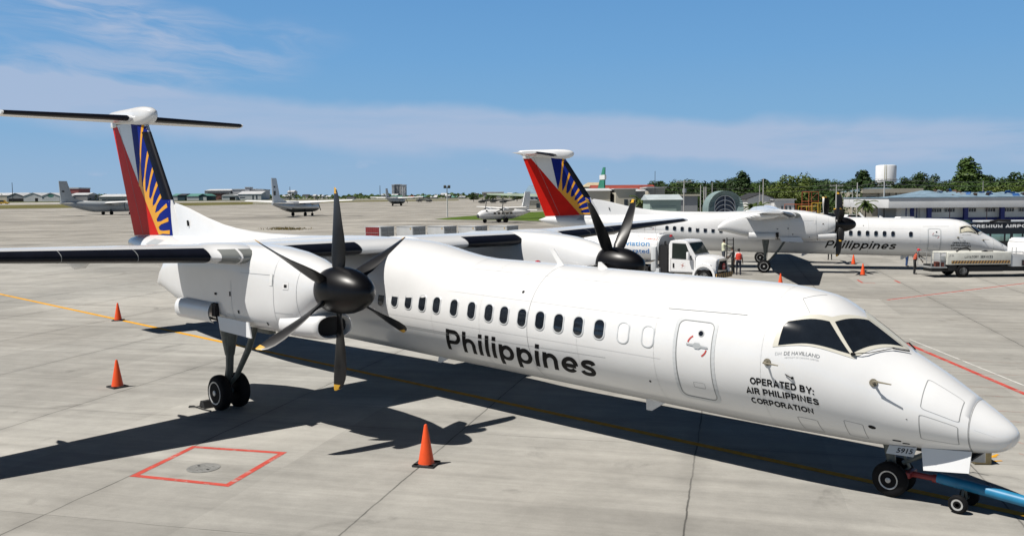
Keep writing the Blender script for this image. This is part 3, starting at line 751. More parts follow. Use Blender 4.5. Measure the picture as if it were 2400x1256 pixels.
air = build_airliner()
tag(air, 'white twin propeller airliner with sunburst tail parked in the foreground beside the blue towbar', 'airliner', 'white turboprop airliners with sunburst tails')
air2 = copy_tree(air)
air2.location = (-13.65 - 15.8*cos(radians(30.13)), 50.285 - 15.8*sin(radians(30.13)), 0); air2.rotation_euler = (0, 0, radians(30.13))
tag(air2, 'white twin propeller airliner parked farther off behind the fuel truck and the lavatory truck')
PLUG = mat('blank_window', (.80, .80, .80), .35)
for k, x in enumerate((-5.89, -6.46, -7.04, -7.57, -8.09, -8.60, -9.11, -9.64, -10.11, -10.66, -11.24, -11.84, -12.35, -12.86, -13.38)):
    f = cabin_window(air, x, 10.5, PLUG if k < 2 else GLASS)
    if k < 2: f['label'] = 'blanked white window'
for k in range(1, 17): cabin_window(air, -13.38-.53*k, 9.5)
for x in [-6.35, -7.45]+[-7.45-.53*k for k in range(1, 11)]+[-18.6-.53*k for k in range(8)]: cabin_window(air2, x, 10.5)
m = MB(ORG); skin_poly(m, [(-3.29, 20.3), (-3.29, 30.5), (-2.80, 46), (-2.64, 45), (-2.40, 37)], .014, .09)
m.build('sun_shade', mat('shade_cream', (.62, .58, .45), .6, var=.25, vscale=9), air2, 60)
# ------------------------------------------------------------------ ground
def horizon_y(px): return 465.67 - (px-1200)*math.tan(radians(.42735))
def gnd(px, py, dz=0.):
    """ground point seen in picture column px, row py (used for places measured on the apron)"""
    d = fw + rt*((px-1200)/FPX) - up*((py-628)/FPX); q = d.x*FH.x + d.y*FH.y
    lo, hi = 3., 735.
    for _ in range(60):
        D = (lo+hi)/2
        if CAM.z + D/q*d.z <= gz(D): hi = D
        else: lo = D
    return Vector((CAM.x + D/q*d.x, CAM.y + D/q*d.y, gz(D)+dz))
def depth_of(p): return (p.x-CAM.x)*FH.x + (p.y-CAM.y)*FH.y

def concrete_mat():
    m = bpy.data.materials.new('apron_concrete'); m.use_nodes = True; t = m.node_tree; b = t.nodes['Principled BSDF']
    b.inputs['Roughness'].default_value = .88; b.inputs['Specular IOR Level'].default_value = .25
    def n_(ty, **k):
        n = t.nodes.new(ty)
        for a, v in k.items(): setattr(n, a, v)
        return n
    def ma(op, a, b_=None, c=None):
        n = n_('ShaderNodeMath', operation=op)
        for i, v in enumerate((a, b_, c)):
            if v is None: continue
            if isinstance(v, (int, float)): n.inputs[i].default_value = v
            else: t.links.new(v, n.inputs[i])
        return n.outputs[0]
    def rng(x, a, b_, c, d, st='LINEAR'):
        n = n_('ShaderNodeMapRange', interpolation_type=st); t.links.new(x, n.inputs[0])
        for i, v in enumerate((a, b_, c, d)): n.inputs[i+1].default_value = v
        return n.outputs[0]
    g = n_('ShaderNodeNewGeometry')
    rot = n_('ShaderNodeVectorRotate', rotation_type='Z_AXIS'); rot.inputs['Angle'].default_value = -radians(30.13); t.links.new(g.outputs['Position'], rot.inputs['Vector'])
    sp = n_('ShaderNodeSeparateXYZ'); t.links.new(rot.outputs[0], sp.inputs[0]); u, v = sp.outputs[0], sp.outputs[1]
    def noi(su, sv, scale, det, ro, off=0., dist=0.):
        c = n_('ShaderNodeCombineXYZ'); t.links.new(ma('MULTIPLY', u, su), c.inputs[0]); t.links.new(ma('MULTIPLY', v, sv), c.inputs[1]); c.inputs[2].default_value = off
        n = n_('ShaderNodeTexNoise'); t.links.new(c.outputs[0], n.inputs['Vector']); n.inputs['Scale'].default_value = scale; n.inputs['Detail'].default_value = det; n.inputs['Roughness'].default_value = ro; n.inputs['Distortion'].default_value = dist
        return n.outputs[0]
    wob = ma('MULTIPLY', ma('SUBTRACT', noi(1, 1, 1.1, 4, .6, 3), .5), .09)
    us = ma('DIVIDE', ma('ADD', ma('ADD', u, -.05), wob), 4.95); vs_ = ma('DIVIDE', ma('ADD', ma('ADD', v, -3.1), wob), 6.2)
    def joint(x, w_, sp_):
        d = ma('MULTIPLY', ma('ABSOLUTE', ma('SUBTRACT', ma('FRACT', ma('ADD', x, .5)), .5)), sp_)
        return rng(d, w_*.5, w_*1.6, 1, 0), rng(d, 0, .35, 1, 0)
    j1, s1_ = joint(us, .014, 4.95); j2, s2_ = joint(vs_, .008, 6.2)
    j = ma('MAXIMUM', ma('MULTIPLY', j1, rng(noi(1, 1, .7, 3, .5, 9), .3, .6, .45, 1.)), ma('MULTIPLY', j2, rng(noi(1, 1, .5, 3, .5, 5), .4, .6, .1, .8)))
    side = ma('MULTIPLY', ma('MAXIMUM', s1_, ma('MULTIPLY', s2_, .6)), noi(1, 1, 1.7, 4, .6, 17))
    wn = n_('ShaderNodeTexWhiteNoise', noise_dimensions='2D'); c = n_('ShaderNodeCombineXYZ')
    t.links.new(ma('FLOOR', ma('ADD', us, .5)), c.inputs[0]); t.links.new(ma('FLOOR', ma('ADD', vs_, .5)), c.inputs[1]); t.links.new(c.outputs[0], wn.inputs['Vector'])
    tone = ma('MULTIPLY', rng(wn.outputs['Value'], 0, 1, .86, 1.08), rng(noi(1, 1, .13, 6, .62, 1), .28, .72, .72, 1.16))
    tone = ma('MULTIPLY', tone, rng(noi(.10, 1.6, 1.0, 6, .68, 2, .4), .3, .7, .80, 1.12))         # long drag and rain streaks
    tone = ma('MULTIPLY', tone, rng(noi(1, 1, 1.3, 8, .78, 4), .3, .70, .84, 1.07))
    tone = ma('MULTIPLY', tone, rng(noi(1, 1, 38, 3, .7, 6), .25, .75, .93, 1.06))                # grain
    spots = noi(1, 1, .55, 6, .62, 8, .6)
    tone = ma('MULTIPLY', tone, rng(spots, .60, .74, 1., .70, 'SMOOTHSTEP'))                     # oil and damp
    tone = ma('MULTIPLY', tone, ma('SUBTRACT', 1., ma('MULTIPLY', side, .22)))
    # old brown drainage streaks on the far apron
    far = rng(ma('ADD', ma('MULTIPLY', sp.outputs[1], .72), ma('MULTIPLY', sp.outputs[0], -.55)), 45, 110, 0, 1)
    st2 = noi(.012, .11, 1., 6, .68, 12, .5)
    tone = ma('MULTIPLY', tone, ma('SUBTRACT', 1., ma('MULTIPLY', far, rng(st2, .48, .66, 0, .38))))
    tone = ma('MULTIPLY', tone, ma('SUBTRACT', 1., ma('MULTIPLY', j, .72)))
    mx = n_('ShaderNodeMix', data_type='RGBA'); t.links.new(ma('MAXIMUM', ma('MULTIPLY', noi(1, 1, .05, 4, .6, 21), .9), ma('MULTIPLY', far, .75)), mx.inputs['Factor'])
    mx.inputs[6].default_value = (.392, .393, .372, 1); mx.inputs[7].default_value = (.375, .346, .300, 1)
    ml = n_('ShaderNodeMix', data_type='RGBA', blend_type='MULTIPLY'); ml.inputs['Factor'].default_value = 1
    t.links.new(mx.outputs[2], ml.inputs[6]); t.links.new(tone, ml.inputs[7]); t.links.new(ml.outputs[2], b.inputs['Base Color'])
    bp = n_('ShaderNodeBump'); bp.inputs['Strength'].default_value = .35; bp.inputs['Distance'].default_value = .008
    t.links.new(noi(1, 1, 22, 5, .7, 7), bp.inputs['Height']); t.links.new(bp.outputs[0], b.inputs['Normal'])
    return m
ROWS = [-400, -60, 0, 40, 80] + [90+10*k for k in range(6)] + [160, 200, 260, 330, 420, 540, 660, 740, 2500, 6000]
def frame_pt(l, D, dz=0.): return Vector((CAM.x + RH.x*l + FH.x*D, CAM.y + RH.y*l + FH.y*D, gz(D)+dz))
m = MB(); rows = [[m.bm.verts.new(frame_pt(l, D)) for l in (-6000, -1500, -400, -100, 0, 100, 400, 1500, 6000)] for D in ROWS]
for a, b in zip(rows, rows[1:]):
    for i in range(len(a)-1): m.face([a[i], a[i+1], b[i+1], b[i]])
m.build('apron', concrete_mat(), kind='structure', ang=180)

def sheet(mb, pts, dz, fan=False):
    """flat area lying on the apron, cut where the fall of the ground changes"""
    t = bmesh.new(); P = [((p.x-CAM.x)*RH.x+(p.y-CAM.y)*RH.y, depth_of(p)) for p in pts]
    t.faces.new([t.verts.new((x, y, 0)) for x, y in P]); bmesh.ops.triangulate(t, faces=t.faces)
    for D in ROWS[1:-1]:
        bmesh.ops.bisect_plane(t, geom=t.verts[:]+t.edges[:]+t.faces[:], dist=1e-5, plane_co=(0, D, 0), plane_no=(0, 1, 0))
    put(mb, t, lambda l, D: frame_pt(l, D, dz))
def worn(name, col, wear=.35, sc_=3., base=(.37, .36, .33)):
    m = mat(name, col, .8, var=.2, vscale=4, spec=.2); t = m.node_tree; b = t.nodes['Principled BSDF']
    src = b.inputs['Base Color'].links[0].from_socket; g = t.nodes.new('ShaderNodeNewGeometry')
    n = t.nodes.new('ShaderNodeTexNoise'); n.inputs['Scale'].default_value = sc_; n.inputs['Detail'].default_value = 8; n.inputs['Roughness'].default_value = .75
    t.links.new(g.outputs['Position'], n.inputs['Vector']); r = t.nodes.new('ShaderNodeMapRange'); r.inputs[1].default_value = .68-wear*.45; r.inputs[2].default_value = .76-wear*.3
    r.inputs[3].default_value = 0; r.inputs[4].default_value = .85; t.links.new(n.outputs[0], r.inputs[0])
    mx = t.nodes.new('ShaderNodeMix'); mx.data_type = 'RGBA'; t.links.new(r.outputs[0], mx.inputs['Factor']); t.links.new(src, mx.inputs[6]); mx.inputs[7].default_value = (*base, 1); t.links.new(mx.outputs[2], b.inputs['Base Color'])
    return m
YEL, REDL, WHL = worn('marking_yellow', (.72, .35, .015), .15), worn('marking_red', (.50, .075, .055), .35), worn('marking_white', (.62, .61, .58), .4)
PINK = worn('marking_red_faded', (.44, .20, .16), .7)
def stripe(mb, a, b, wd, dz=.004):
    a, b = Vector(a[:2]), Vector(b[:2]); d = (b-a).normalized(); q = Vector((-d.y, d.x))*wd/2; k = max(1, int((b-a).length/4))
    for i in range(k):
        p0, p1 = a.lerp(b, i/k), a.lerp(b, (i+1)/k)
        mb.poly([(*(p0-q), dz), (*(p1-q), dz), (*(p1+q), dz), (*(p0+q), dz)])
m = MB(); stripe(m, (-58, .36), (9, .36), .20); m.build('taxi_line', YEL, kind='structure')
m = MB(); sq = [(-12.2, -8.28), (-13.21, -6.66), (-11.5, -5.66), (-10.45, -7.4)]
for a, b in zip(sq, sq[1:]+sq[:1]):
    d = (Vector(b)-Vector(a)).normalized()*.0625; stripe(m, Vector(a)-d, Vector(b)-d, .125)
m.build('red_square_marking', REDL, kind='structure')
m = MB(); stripe(m, (-12.9, 27.95), (-9.0, 48), .14); stripe(m, (-8.0, 16.3), (-.6, 7.7), .16); m.build('red_line', REDL, kind='structure')
m = MB(); stripe(m, (-13.1, 27.75), (-15.5, 27.1), .07); stripe(m, (-12.74, 27.9), (-8.9, 46.9), .06); stripe(m, (-7.72, 16.65), (-.4, 8.25), .06); m.build('white_line', WHL, kind='structure')
m = MB()
for (x0, y0), (x1, y1) in (((2150, 838), (2400, 852)), ((2215, 872), (2400, 880)), ((2262, 905), (2400, 912)), ((2268, 924), (2400, 933)), ((2330, 962), (2400, 966)), ((2345, 985), (2400, 990)), ((2385, 1035), (2400, 1040)), ((2388, 1062), (2400, 1066))):
    stripe(m, gnd(x0, y0), gnd(x1, y1), .035)
m.build('faded_hatching', PINK, kind='structure')
m = MB()
for a, b in (((2010, 656), (2022, 663)), ((2022, 663), (2052, 664)), ((2097, 657), (2110, 663))): stripe(m, gnd(*a), gnd(*b), .12)
m.build('red_corner_marking', REDL, kind='structure')
m = MB(); c = Vector((-11.72, -7.2, .004)); m.lathe([(0, .30), (.004, .30), (.005, .25), (.003, .24), (.003, 0)], c, 'z', 32)
for k in range(5): m.box(c+Vector((.0, -.16+.08*k, .006)), (.30-.06*abs(k-2), .02, .006))
m.mi = 1
for s_ in (-1, 1): m.box(c+Vector((s_*.17, 0, .007)), (.07, .035, .006))
m.build('manhole_cover', [mat('cast_iron', (.22, .22, .21), .6, var=.3, vscale=9), mat('iron_slot', (.03, .03, .03), .8)], label='round iron manhole cover set in the concrete inside the red square', cat='manhole')
m = MB()
rnd = random.Random(5)
for k in range(14):
    p = gnd(2280+rnd.uniform(0, 58), 1070+rnd.uniform(-4, 12)); a = rnd.uniform(0, 3); l = rnd.uniform(.03, .10)
    stripe(m, (p.x-l*cos(a), p.y-l*sin(a)), (p.x+l*cos(a), p.y+l*sin(a)), rnd.uniform(.03, .07), .0045+.0002*k)
m.build('worn_yellow_patch', YEL, kind='structure')

GRASS = mat('short_grass', (.085, .135, .020), .9, var=.35, vscale=.2, spec=.1); DRYG = mat('dry_grass', (.135, .125, .045), .9, var=.4, vscale=.05, spec=.1)
m = MB(); sheet(m, [gnd(*p) for p in ((1018, 514), (1060, 510), (1087, 507.5), (1150, 503.5), (1202, 499), (1270, 496.5), (1290, 496), (1290, 519), (1164, 516), (1049, 515.3))], .03)
m.build('grass_island', GRASS, kind='stuff', ang=180)
m = MB(); sheet(m, [gnd(*p) for p in ((-250, 493), (0, 490), (170, 487.5), (410, 483), (650, 478.5), (830, 473.6), (1075, 470.2), (1075, 468.2), (830, 470.6), (600, 473.4), (300, 477.6), (0, 481.5), (-250, 484))], .05)
m.build('grass_strip', DRYG, kind='stuff', ang=180)
m = MB(); sheet(m, [gnd(*p) for p in ((-250, 482), (0, 478.6), (300, 475.5), (600, 471.8), (830, 469.3), (830, 468.8), (600, 471), (300, 474), (0, 476.2), (-250, 479))], .06)
m.build('runway', mat('runway_grey', (.50, .47, .42), .9, var=.15, vscale=.05), kind='structure', ang=180)
m = MB(); sheet(m, [gnd(*p) for p in ((-250, 478.6), (0, 475.9), (300, 473.7), (600, 470.7), (830, 468.5), (1400, 464), (2400, 458.5), (2400, 456), (1400, 462.5), (600, 468.5), (0, 473), (-250, 475))], .04)
m.build('far_verge', mat('verge_green', (.085, .095, .035), .9, var=.4, vscale=.03), kind='stuff', ang=180)
# dry weeds rooted in a joint
m = MB(); rnd = random.Random(3)
for k in range(700):
    p = gnd(rnd.gauss(672, 22), rnd.uniform(534.5, 539.5)); h = rnd.uniform(.1, .35)*(1-abs(rnd.gauss(0, .3))); a = rnd.uniform(0, pi)
    d = Vector((cos(a), sin(a), 0))*.06; q = Vector((rnd.uniform(-.1, .1), rnd.uniform(-.1, .1), h)); m.poly([p-d, p+d, p+q])
m.build('dry_weeds', mat('straw', (.16, .12, .03), .9, var=.4), kind='stuff', ang=180)

# ------------------------------------------------------------------ cones
ORANGE, CBASE = mat('cone_orange', (.80, .085, .012), .45, var=.12, vscale=6), mat('cone_rubber', (.025, .025, .027), .7)
def cone(loc, label, h=.75, rz=.3):
    r = empty('traffic_cone', loc, rz, label, 'traffic cone', 'orange cones round the parked airliners')
    m = MB(); m.lathe([(.04, .155), (.06, .148), (h-.02, .032), (h, .020)], (0, 0, 0), 'z', 24); m.build('cone_body', ORANGE, r)
    m = MB(); m.box((0, 0, .022), (.42, .42, .036), bev=.01)
    for s in (-1, 1):
        for q in (-1, 1): m.box((s*.15, q*.15, .02), (.10, .10, .04))
    m.build('cone_base', CBASE, r)
    return r
cone((-8.82, -4.25, 0), 'nearest orange cone with a black base, standing in the sun in front of the airliner', .77, .5)
cone((-20.28, -5.3, 0), 'orange cone left of the main wheels, nearer of the two left cones', .74, .1)
p = gnd(277, 751); cone((p.x, p.y, 0), 'orange cone farther left beside the yellow taxi line', .74, .9)
p = gnd(2000, 619.5); cone((p.x, p.y, 0), 'orange cone standing beyond the second airliner near its propeller shadow', .72, .2)
p = gnd(2022, 645); cone((p.x, p.y, 0), 'orange cone in front of the second airliner, beside a propeller shadow', .74, .6)
p = gnd(1829, 671); cone((p.x, p.y, 0), 'orange cone whose tip shows over the fuselage in the wing shadow', .72, .4)

# ------------------------------------------------------------------ towbar, chock, box
TB = mat('towbar_blue', (.015, .19, .36), .45, var=.2, vscale=5)
r = empty('towbar', (-.6, 0, 0), 0, 'blue steel towbar with small wheels hooked to the nose gear', 'towbar'); o_ = Vector((-.6, 0, 0))
m = MB(o_); m.tube([(-1.15, 0, .42), (.2, 0, .32), (5.2, 0, .32)], .085, 20); m.build('bar', TB, r)
m = MB(o_); m.tube([(-1.62, 0, .40), (-1.12, 0, .40)], .05, 10); m.box((-1.6, 0, .40), (.14, .34, .10), bev=.02); m.tube([(-1.22, 0, .40), (-1.10, 0, .395)], .068, 12); m.build('tow_head', mat('tow_head_red', (.25, .03, .03), .45), r)
m = MB(o_); m.tube([(-.75, -.26, .145), (-.75, .26, .145)], .022, 8); m.tube([(-.75, -.12, .15), (-.75, -.04, .36)], .02, 6); m.tube([(-.75, .12, .15), (-.75, .04, .36)], .02, 6); m.build('axle', GEAR, r)
for s in (-1, 1):
    m = MB(o_); m.lathe([(-.05, .085), (-.05, .12), (-.025, .145), (.025, .145), (.05, .12), (.05, .085)], (-.75, s*.27, .145), 'y', 24); wl = m.build('wheel', TYRE, r)
    m = MB(o_); m.lathe([(s*.03, .05), (s*.053, .062), (s*.056, .088), (s*.03, .09)], (-.75, s*.27, .145), 'y', 20); m.lathe([(s*.03, .052), (s*.05, .03), (s*.05, 0)], (-.75, s*.27, .145), 'y', 12); m.build('rim', RIM, wl)
m = MB(); cc = Vector((-16.28, -4.70, 0))
for k, x in enumerate((-.0, .0)): pass
m.prism([cc+Vector((-.16, -.22, .005)), cc+Vector((.14, -.22, .005)), cc+Vector((.05, -.22, .17)), cc+Vector((-.08, -.22, .17))], (0, .46, 0))
m.tube([cc+Vector((.0, -.18, .06)), cc+Vector((-.12, -.32, .03)), cc+Vector((-.28, -.42, .02)), cc+Vector((-.36, -.36, .02)), cc+Vector((-.30, -.28, .02)), cc+Vector((-.15, -.30, .02)), cc+Vector((.2, -.30, .02)), cc+Vector((.5, -.25, .02))], .014, 6)
m.build('wheel_chock', mat('chock_rubber', (.018, .018, .018), .7), label='black rubber wheel chock with a rope loop behind the main wheels', cat='wheel chock')
r = empty('wooden_box', (-1.38, 2.85, 0), .7, 'small brown wooden box on the concrete beyond the nose', 'box')
m = MB(); m.box((0, 0, .14), (.30, .36, .26), bev=.008); m.build('box_body', mat('box_wood', (.20, .16, .08), .8, var=.3, vscale=8), r)
m = MB(); m.box((0, 0, .283), (.33, .39, .024), bev=.006); m.build('box_lid', mat('box_lid_wood', (.24, .19, .10), .8, var=.3, vscale=8), r)
# ------------------------------------------------------------------ vehicles
TWHITE = mat('truck_white', (.85, .85, .85), .3, var=.08, coat=.4); CHASSIS = mat('chassis_black', (.012, .012, .013), .6, var=.3)
VGLASS = mat('vehicle_glass', (.012, .022, .02), .08, spec=.4, var=.2); CHROME = mat('chrome', (.55, .56, .58), .12, metal=1.)
TBLUE = mat('tank_text_blue', (.03, .15, .40), .5); TBLUE2 = mat('tank_text_pale', (.10, .30, .58), .5); TRED = mat('tank_text_red', (.50, .16, .12), .5)
LAMP = mat('lamp_glass', (.30, .31, .33), .1, spec=.8); HAZY, HAZB = mat('hazard_tan', (.50, .30, .10), .6), mat('hazard_brown', (.10, .06, .035), .6)
STEEL = mat('galvanised', (.38, .39, .39), .45, metal=.3, var=.2, vscale=5)

def tyre(root, c, r, wd, s):
    m = MB(); c = Vector(c)
    m.lathe([(-wd/2, r*.58), (-wd/2, r*.85), (-wd*.38, r*.97), (0, r), (wd*.38, r*.97), (wd/2, r*.85), (wd/2, r*.58)], c, 'y', 28)
    t = m.build('wheel', TYRE, root, 40)
    m = MB(); m.lathe([(s*wd*.5, r*.6), (s*wd*.3, r*.55), (s*wd*.2, r*.3), (s*wd*.45, r*.25), (s*wd*.48, 0)], c, 'y', 20)
    m.build('rim', RIM, t, 40)

# fuel truck: x forward, y left, origin on the ground under the front bumper
hd = RH*cos(radians(36)) - FH*sin(radians(36)); P0 = spot(1697, 51.2)
ft = empty('fuel_truck', (P0.x, P0.y, 0), atan2(hd.y, hd.x), 'white fuel tanker truck with blue lettering parked behind the far propeller', 'fuel truck')
m = MB()                                                # cab shell, extruded from its side outline
side = [(-2.95, .62), (-2.95, 2.20), (-2.85, 2.42), (-2.6, 2.48), (-1.95, 2.46), (-1.78, 2.38), (-1.28, 1.60), (-1.28, .62)]
m.prism([(x, -1.05, z) for x, z in side], (0, 2.10, 0))
bmesh.ops.bevel(m.bm, geom=[e for e in m.bm.edges if abs(e.verts[0].co.y-e.verts[1].co.y) < .01 and e.verts[0].co.z > 1.2], offset=.06, segments=2, affect='EDGES')
cab = m.build('cab', TWHITE, ft, 30)
m = MB(); rings = []
for x, wd, zt in ((-1.26, 1.03, 1.60), (-.9, 1.02, 1.60), (-.5, .98, 1.57), (-.22, .92, 1.50), (-.10, .86, 1.42)):
    rings.append([(x, -wd, .80), (x, -wd, zt-.30), (x, -wd*.93, zt-.10), (x, -wd*.6, zt), (x, wd*.6, zt), (x, wd*.93, zt-.10), (x, wd, zt-.30), (x, wd, .80)])
m.loft(rings); hood = m.build('hood', TWHITE, ft, 40)
for s in (-1, 1):
    m = MB(); m.prism([(-1.05, s*1.0, 1.18), (-.58, s*.995, 1.16), (-.52, s*.992, 1.05), (-.72, s*1.0, 1.02)], (0, s*.02, 0)); m.build('hood_vent', CHASSIS, hood)
for s in (-1, 1):                                       # fenders: arch strips over the front wheels
    m = MB()
    out = []
    for k in range(11):
        a = pi*k/10; out.append((-.72+.58*cos(a), .42+.58*sin(a)))
    o2 = [(-.72+.70*cos(pi*k/10), .42+.74*sin(pi*k/10)) for k in range(11)]
    m.loft([[(x, s*.80, z) for x, z in out], [(x, s*1.13, z) for x, z in out], [(x, s*1.12, z) for x, z in o2], [(x, s*.80, z+.05) for x, z in o2]], False, False, False)
    m.build('fender', TWHITE, ft, 40)
m = MB(); m.prism([(-.12, -.66, .68), (-.12, .66, .68), (-.06, .62, 1.42), (-.06, -.62, 1.42)], (.06, 0, 0)); m.mi = 1
for k in range(7): m.box((.0, -.42+.14*k, 1.04), (.03, .03, .52))
m.mi = 2; m.lathe([(0, .21), (.02, .20), (.02, 0)], (.02, 0, .98), 'x', 8); m.mi = 3; m.box((.045, 0, .98), (.005, .24, .05))
m.build('grille', [CHROME, CHASSIS, mat('stop_red', (.45, .05, .04), .5), WHL], ft, 30)
for s in (-1, 1):
    m = MB(); m.prism([(-.45, s*.98, .92), (-.12, s*.70, .74), (-.10, s*.66, .98), (-.42, s*.96, 1.10)], (.06, s*.04, 0)); m.build('headlight', LAMP, ft, 30)
m = MB(); m.box((-.02, 0, .48), (.26, 2.2, .30), bev=.03); m.mi = 1
for k in range(8):
    y = -1.0+.27*k; m.prism([(.112, y, .34), (.112, y+.12, .34), (.112, y+.22, .62), (.112, y+.10, .62)], (.006, 0, 0))
for s in (-1, 1):
    for k in range(2): m.prism([(-.12+.12*k, s*1.101, .34), (-.07+.12*k, s*1.101, .34), (-.02+.12*k, s*1.101, .62), (-.07+.12*k, s*1.101, .62)], (0, s*.005, 0))
m.build('bumper', [CHASSIS, HAZY], ft, 30)
m = MB(); q = [(-1.735, -.90, 2.31), (-1.735, .90, 2.31), (-1.331, .95, 1.68), (-1.331, -.95, 1.68)]; n_ = Vector((.66, 0, .47)).normalized()*.012
m.prism([Vector(p)+n_ for p in q], n_*.6); m.build('windshield', VGLASS, cab, 30)
for s in (-1, 1):
    m = MB(); m.prism([(-2.72, s*1.056, 1.42), (-1.46, s*1.056, 1.38), (-1.86, s*1.056, 2.28), (-2.70, s*1.056, 2.30)][::s], (0, s*.012, 0)); m.build('side_window', VGLASS, cab, 30)
    m = MB(); skin_ = [(-2.80, .66), (-1.36, .66), (-1.36, 1.36), (-2.80, 1.40)]
    for (xa, za), (xb, zb) in zip(skin_, skin_[1:]+skin_[:1]): m.tube([(xa, s*1.052, za), (xb, s*1.052, zb)], .010, 4)
    dr = m.build('door', mat('door_gap', (.12, .12, .12), .6), cab)
    m = MB(); m.box((-2.62, s*1.06, 1.0), (.10, .03, .26), bev=.01); m.build('door_handle', CHASSIS, dr)
    m = MB(); m.lathe([(0, .20), (.004, .20), (.004, .17), (0, .17)], (-2.05, s*1.052, 1.02), 'y', 24, False); m.box((-2.05, s*1.056, 1.02), (.03, .006, .26), Matrix.Rotation(.3, 3, 'Y')); m.box((-2.05, s*1.056, 1.02), (.22, .006, .03), Matrix.Rotation(.3, 3, 'Y')); m.build('door_emblem', TRED, dr)
    m = MB(); m.box((-1.62, s*1.25, 1.60), (.14, .20, .44), bev=.03); m.tube([(-1.5, s*1.03, 1.45), (-1.62, s*1.22, 1.45)], .02, 6); m.build('mirror', TWHITE if s < 0 else CHASSIS, cab)
for c_, r_, s in (((-.72, -.93, .42), .42, -1), ((-.72, .93, .42), .42, 1), ((-5.6, -.9, .45), .45, -1), ((-5.6, .9, .45), .45, 1)): tyre(ft, c_, r_, .28, s)
m = MB(); m.box((-4.0, 0, .62), (7.2, .9, .26)); m.box((-3.28, 0, 1.3), (.55, 2.1, 1.7)); m.box((-4.9, -.75, .62), (1.2, .5, .45)); m.tube([(-3.2, -.95, .5), (-3.2, -.95, 2.4)], .06, 8); m.tube([(-3.45, -.95, .5), (-3.45, -.95, 1.7)], .04, 8)
m.build('chassis', CHASSIS, ft, 30)
m = MB(); prof_ = []
for k in range(28):
    a = 2*pi*k/28; prof_.append((1.16*math.copysign(abs(cos(a))**.75, cos(a)), 1.96+.80*math.copysign(abs(sin(a))**.8, sin(a))))
m.loft([[(x, y*k_, 1.96+(z-1.96)*k_) for y, z in prof_] for x, k_ in ((-3.62, .80), (-3.66, .97), (-3.75, 1.), (-8.6, 1.), (-8.75, .96))]); m.mi = 1
m.loft([[(x, y*.985, 1.96+(z-1.96)*.985) for y, z in prof_] for x in (-3.55, -3.63)])
m.mi = 0; m.box((-6.2, 0, 2.76), (4.6, .7, .10)); m.tube([(-8.2, -.9, 2.93), (-3.3, -.9, 2.90)], .015, 6); m.tube([(-8.2, .5, 2.93), (-3.3, .5, 2.9)], .015, 6)
for x in (-8.0, -6.5, -5.0, -3.8): m.tube([(x, -.9, 2.6), (x, -.9, 2.93)], .012, 5)
tank = m.build('tank', [TWHITE, GREYP], ft, 40)
m = MB(); m.box((-3.82, -1.12, 1.35), (.36, .36, 1.5), bev=.14); m.box((-3.62, -1.10, .50), (.34, .3, .62), bev=.03); m.build('hose_cabinet', LIGHTGREY, ft, 30)
m = MB(); m.lathe([(0, .10), (.10, .09), (.13, .03)], (-3.2, -.2, 2.62), 'z', 12); m.build('beacon', mat('beacon_red2', (.4, .02, .02), .2), ft)
def tside(z, off=.008):
    v = min(abs(z-1.96)/.80, .98); return -(1.16*(1-v**(2/.8))**(.375)+off)
for body, x0, wd, z0, cap, mt in (('Aviation', -6.15, 2.02, 2.10, .31, TBLUE2), ('Incorporated', -6.95, 2.80, 1.66, .29, TBLUE), ('FLAMMABLE', -4.60, .90, 2.44, .13, TRED)):
    m = MB(); text_into(m, body, wd, cap, lambda x, y: Vector((x0+x, tside(z0+y), z0+y)), .012, 0, .15); m.build('tank_lettering', mt, tank, 60, recalc=False)

# lavatory service truck
P0 = spot(2243, 54.6); a_ = RZ+radians(1.5)
lt = empty('lavatory_truck', (P0.x, P0.y, 0), a_, 'white lavatory service truck with hazard stripes parked below the second airliner nose', 'service truck')
LIV = mat('service_cream', (.66, .66, .60), .5, var=.15, vscale=2)
m = MB(); m.box((.98, .0, 1.14), (3.92, 1.9, .74), bev=.05)
body = m.build('waste_tank', LIV, lt, 30)
m = MB(); stroke_text(m, 'LAVATORY  SERVICES', 1.72, .15, lambda x, y, z: Vector((.08+x, -.955-z, 1.17+y)), .085, 0, None, .1); m.mi = 1; text_into(m, 'JT 03', .26, .11, lambda x, y: Vector((-.86+x, -.957, 1.28+y)), .01); m.build('side_lettering', [BLACKP, GREYTXT], body, recalc=False)
m = MB(); m.poly([(-.72, -.956, .84), (2.86, -.956, .84), (2.86, -.956, 1.02), (-.72, -.956, 1.02)]); m.mi = 1
for k in range(20): x = -.70+.178*k; m.poly([(x, -.959, .84), (x+.09, -.959, .84), (x+.18, -.959, 1.02), (x+.09, -.959, 1.02)])
m.build('hazard_stripe', [HAZY, HAZB], body, recalc=False)
m = MB(); m.box((1.6, 0, .55), (6.6, 1.1, .42)); m.box((1.2, -.6, .50), (2.6, .5, .30)); m.box((-.62, -.55, .62), (.5, .7, .35)); m.tube([(-.55, -.9, .62), (-.3, -.9, .95), (.5, -.9, .97)], .03, 6); m.build('chassis', CHASSIS, lt, 30)
m = MB(); m.box((-1.45, 0, .62), (1.0, 1.8, .08)); 
for x in (-1.9, -1.35): 
    for y in (-.85, .85): m.tube([(x, y, .62), (x, y, 1.52)], .022, 6)
for z in (1.06, 1.50):
    m.tube([(-1.92, -.85, z), (-.98, -.85, z)], .018, 6); m.tube([(-1.92, .85, z), (-.98, .85, z)], .018, 6); m.tube([(-1.92, -.85, z), (-1.92, .85, z)], .018, 6)
m.build('rear_platform', STEEL, lt, 30)
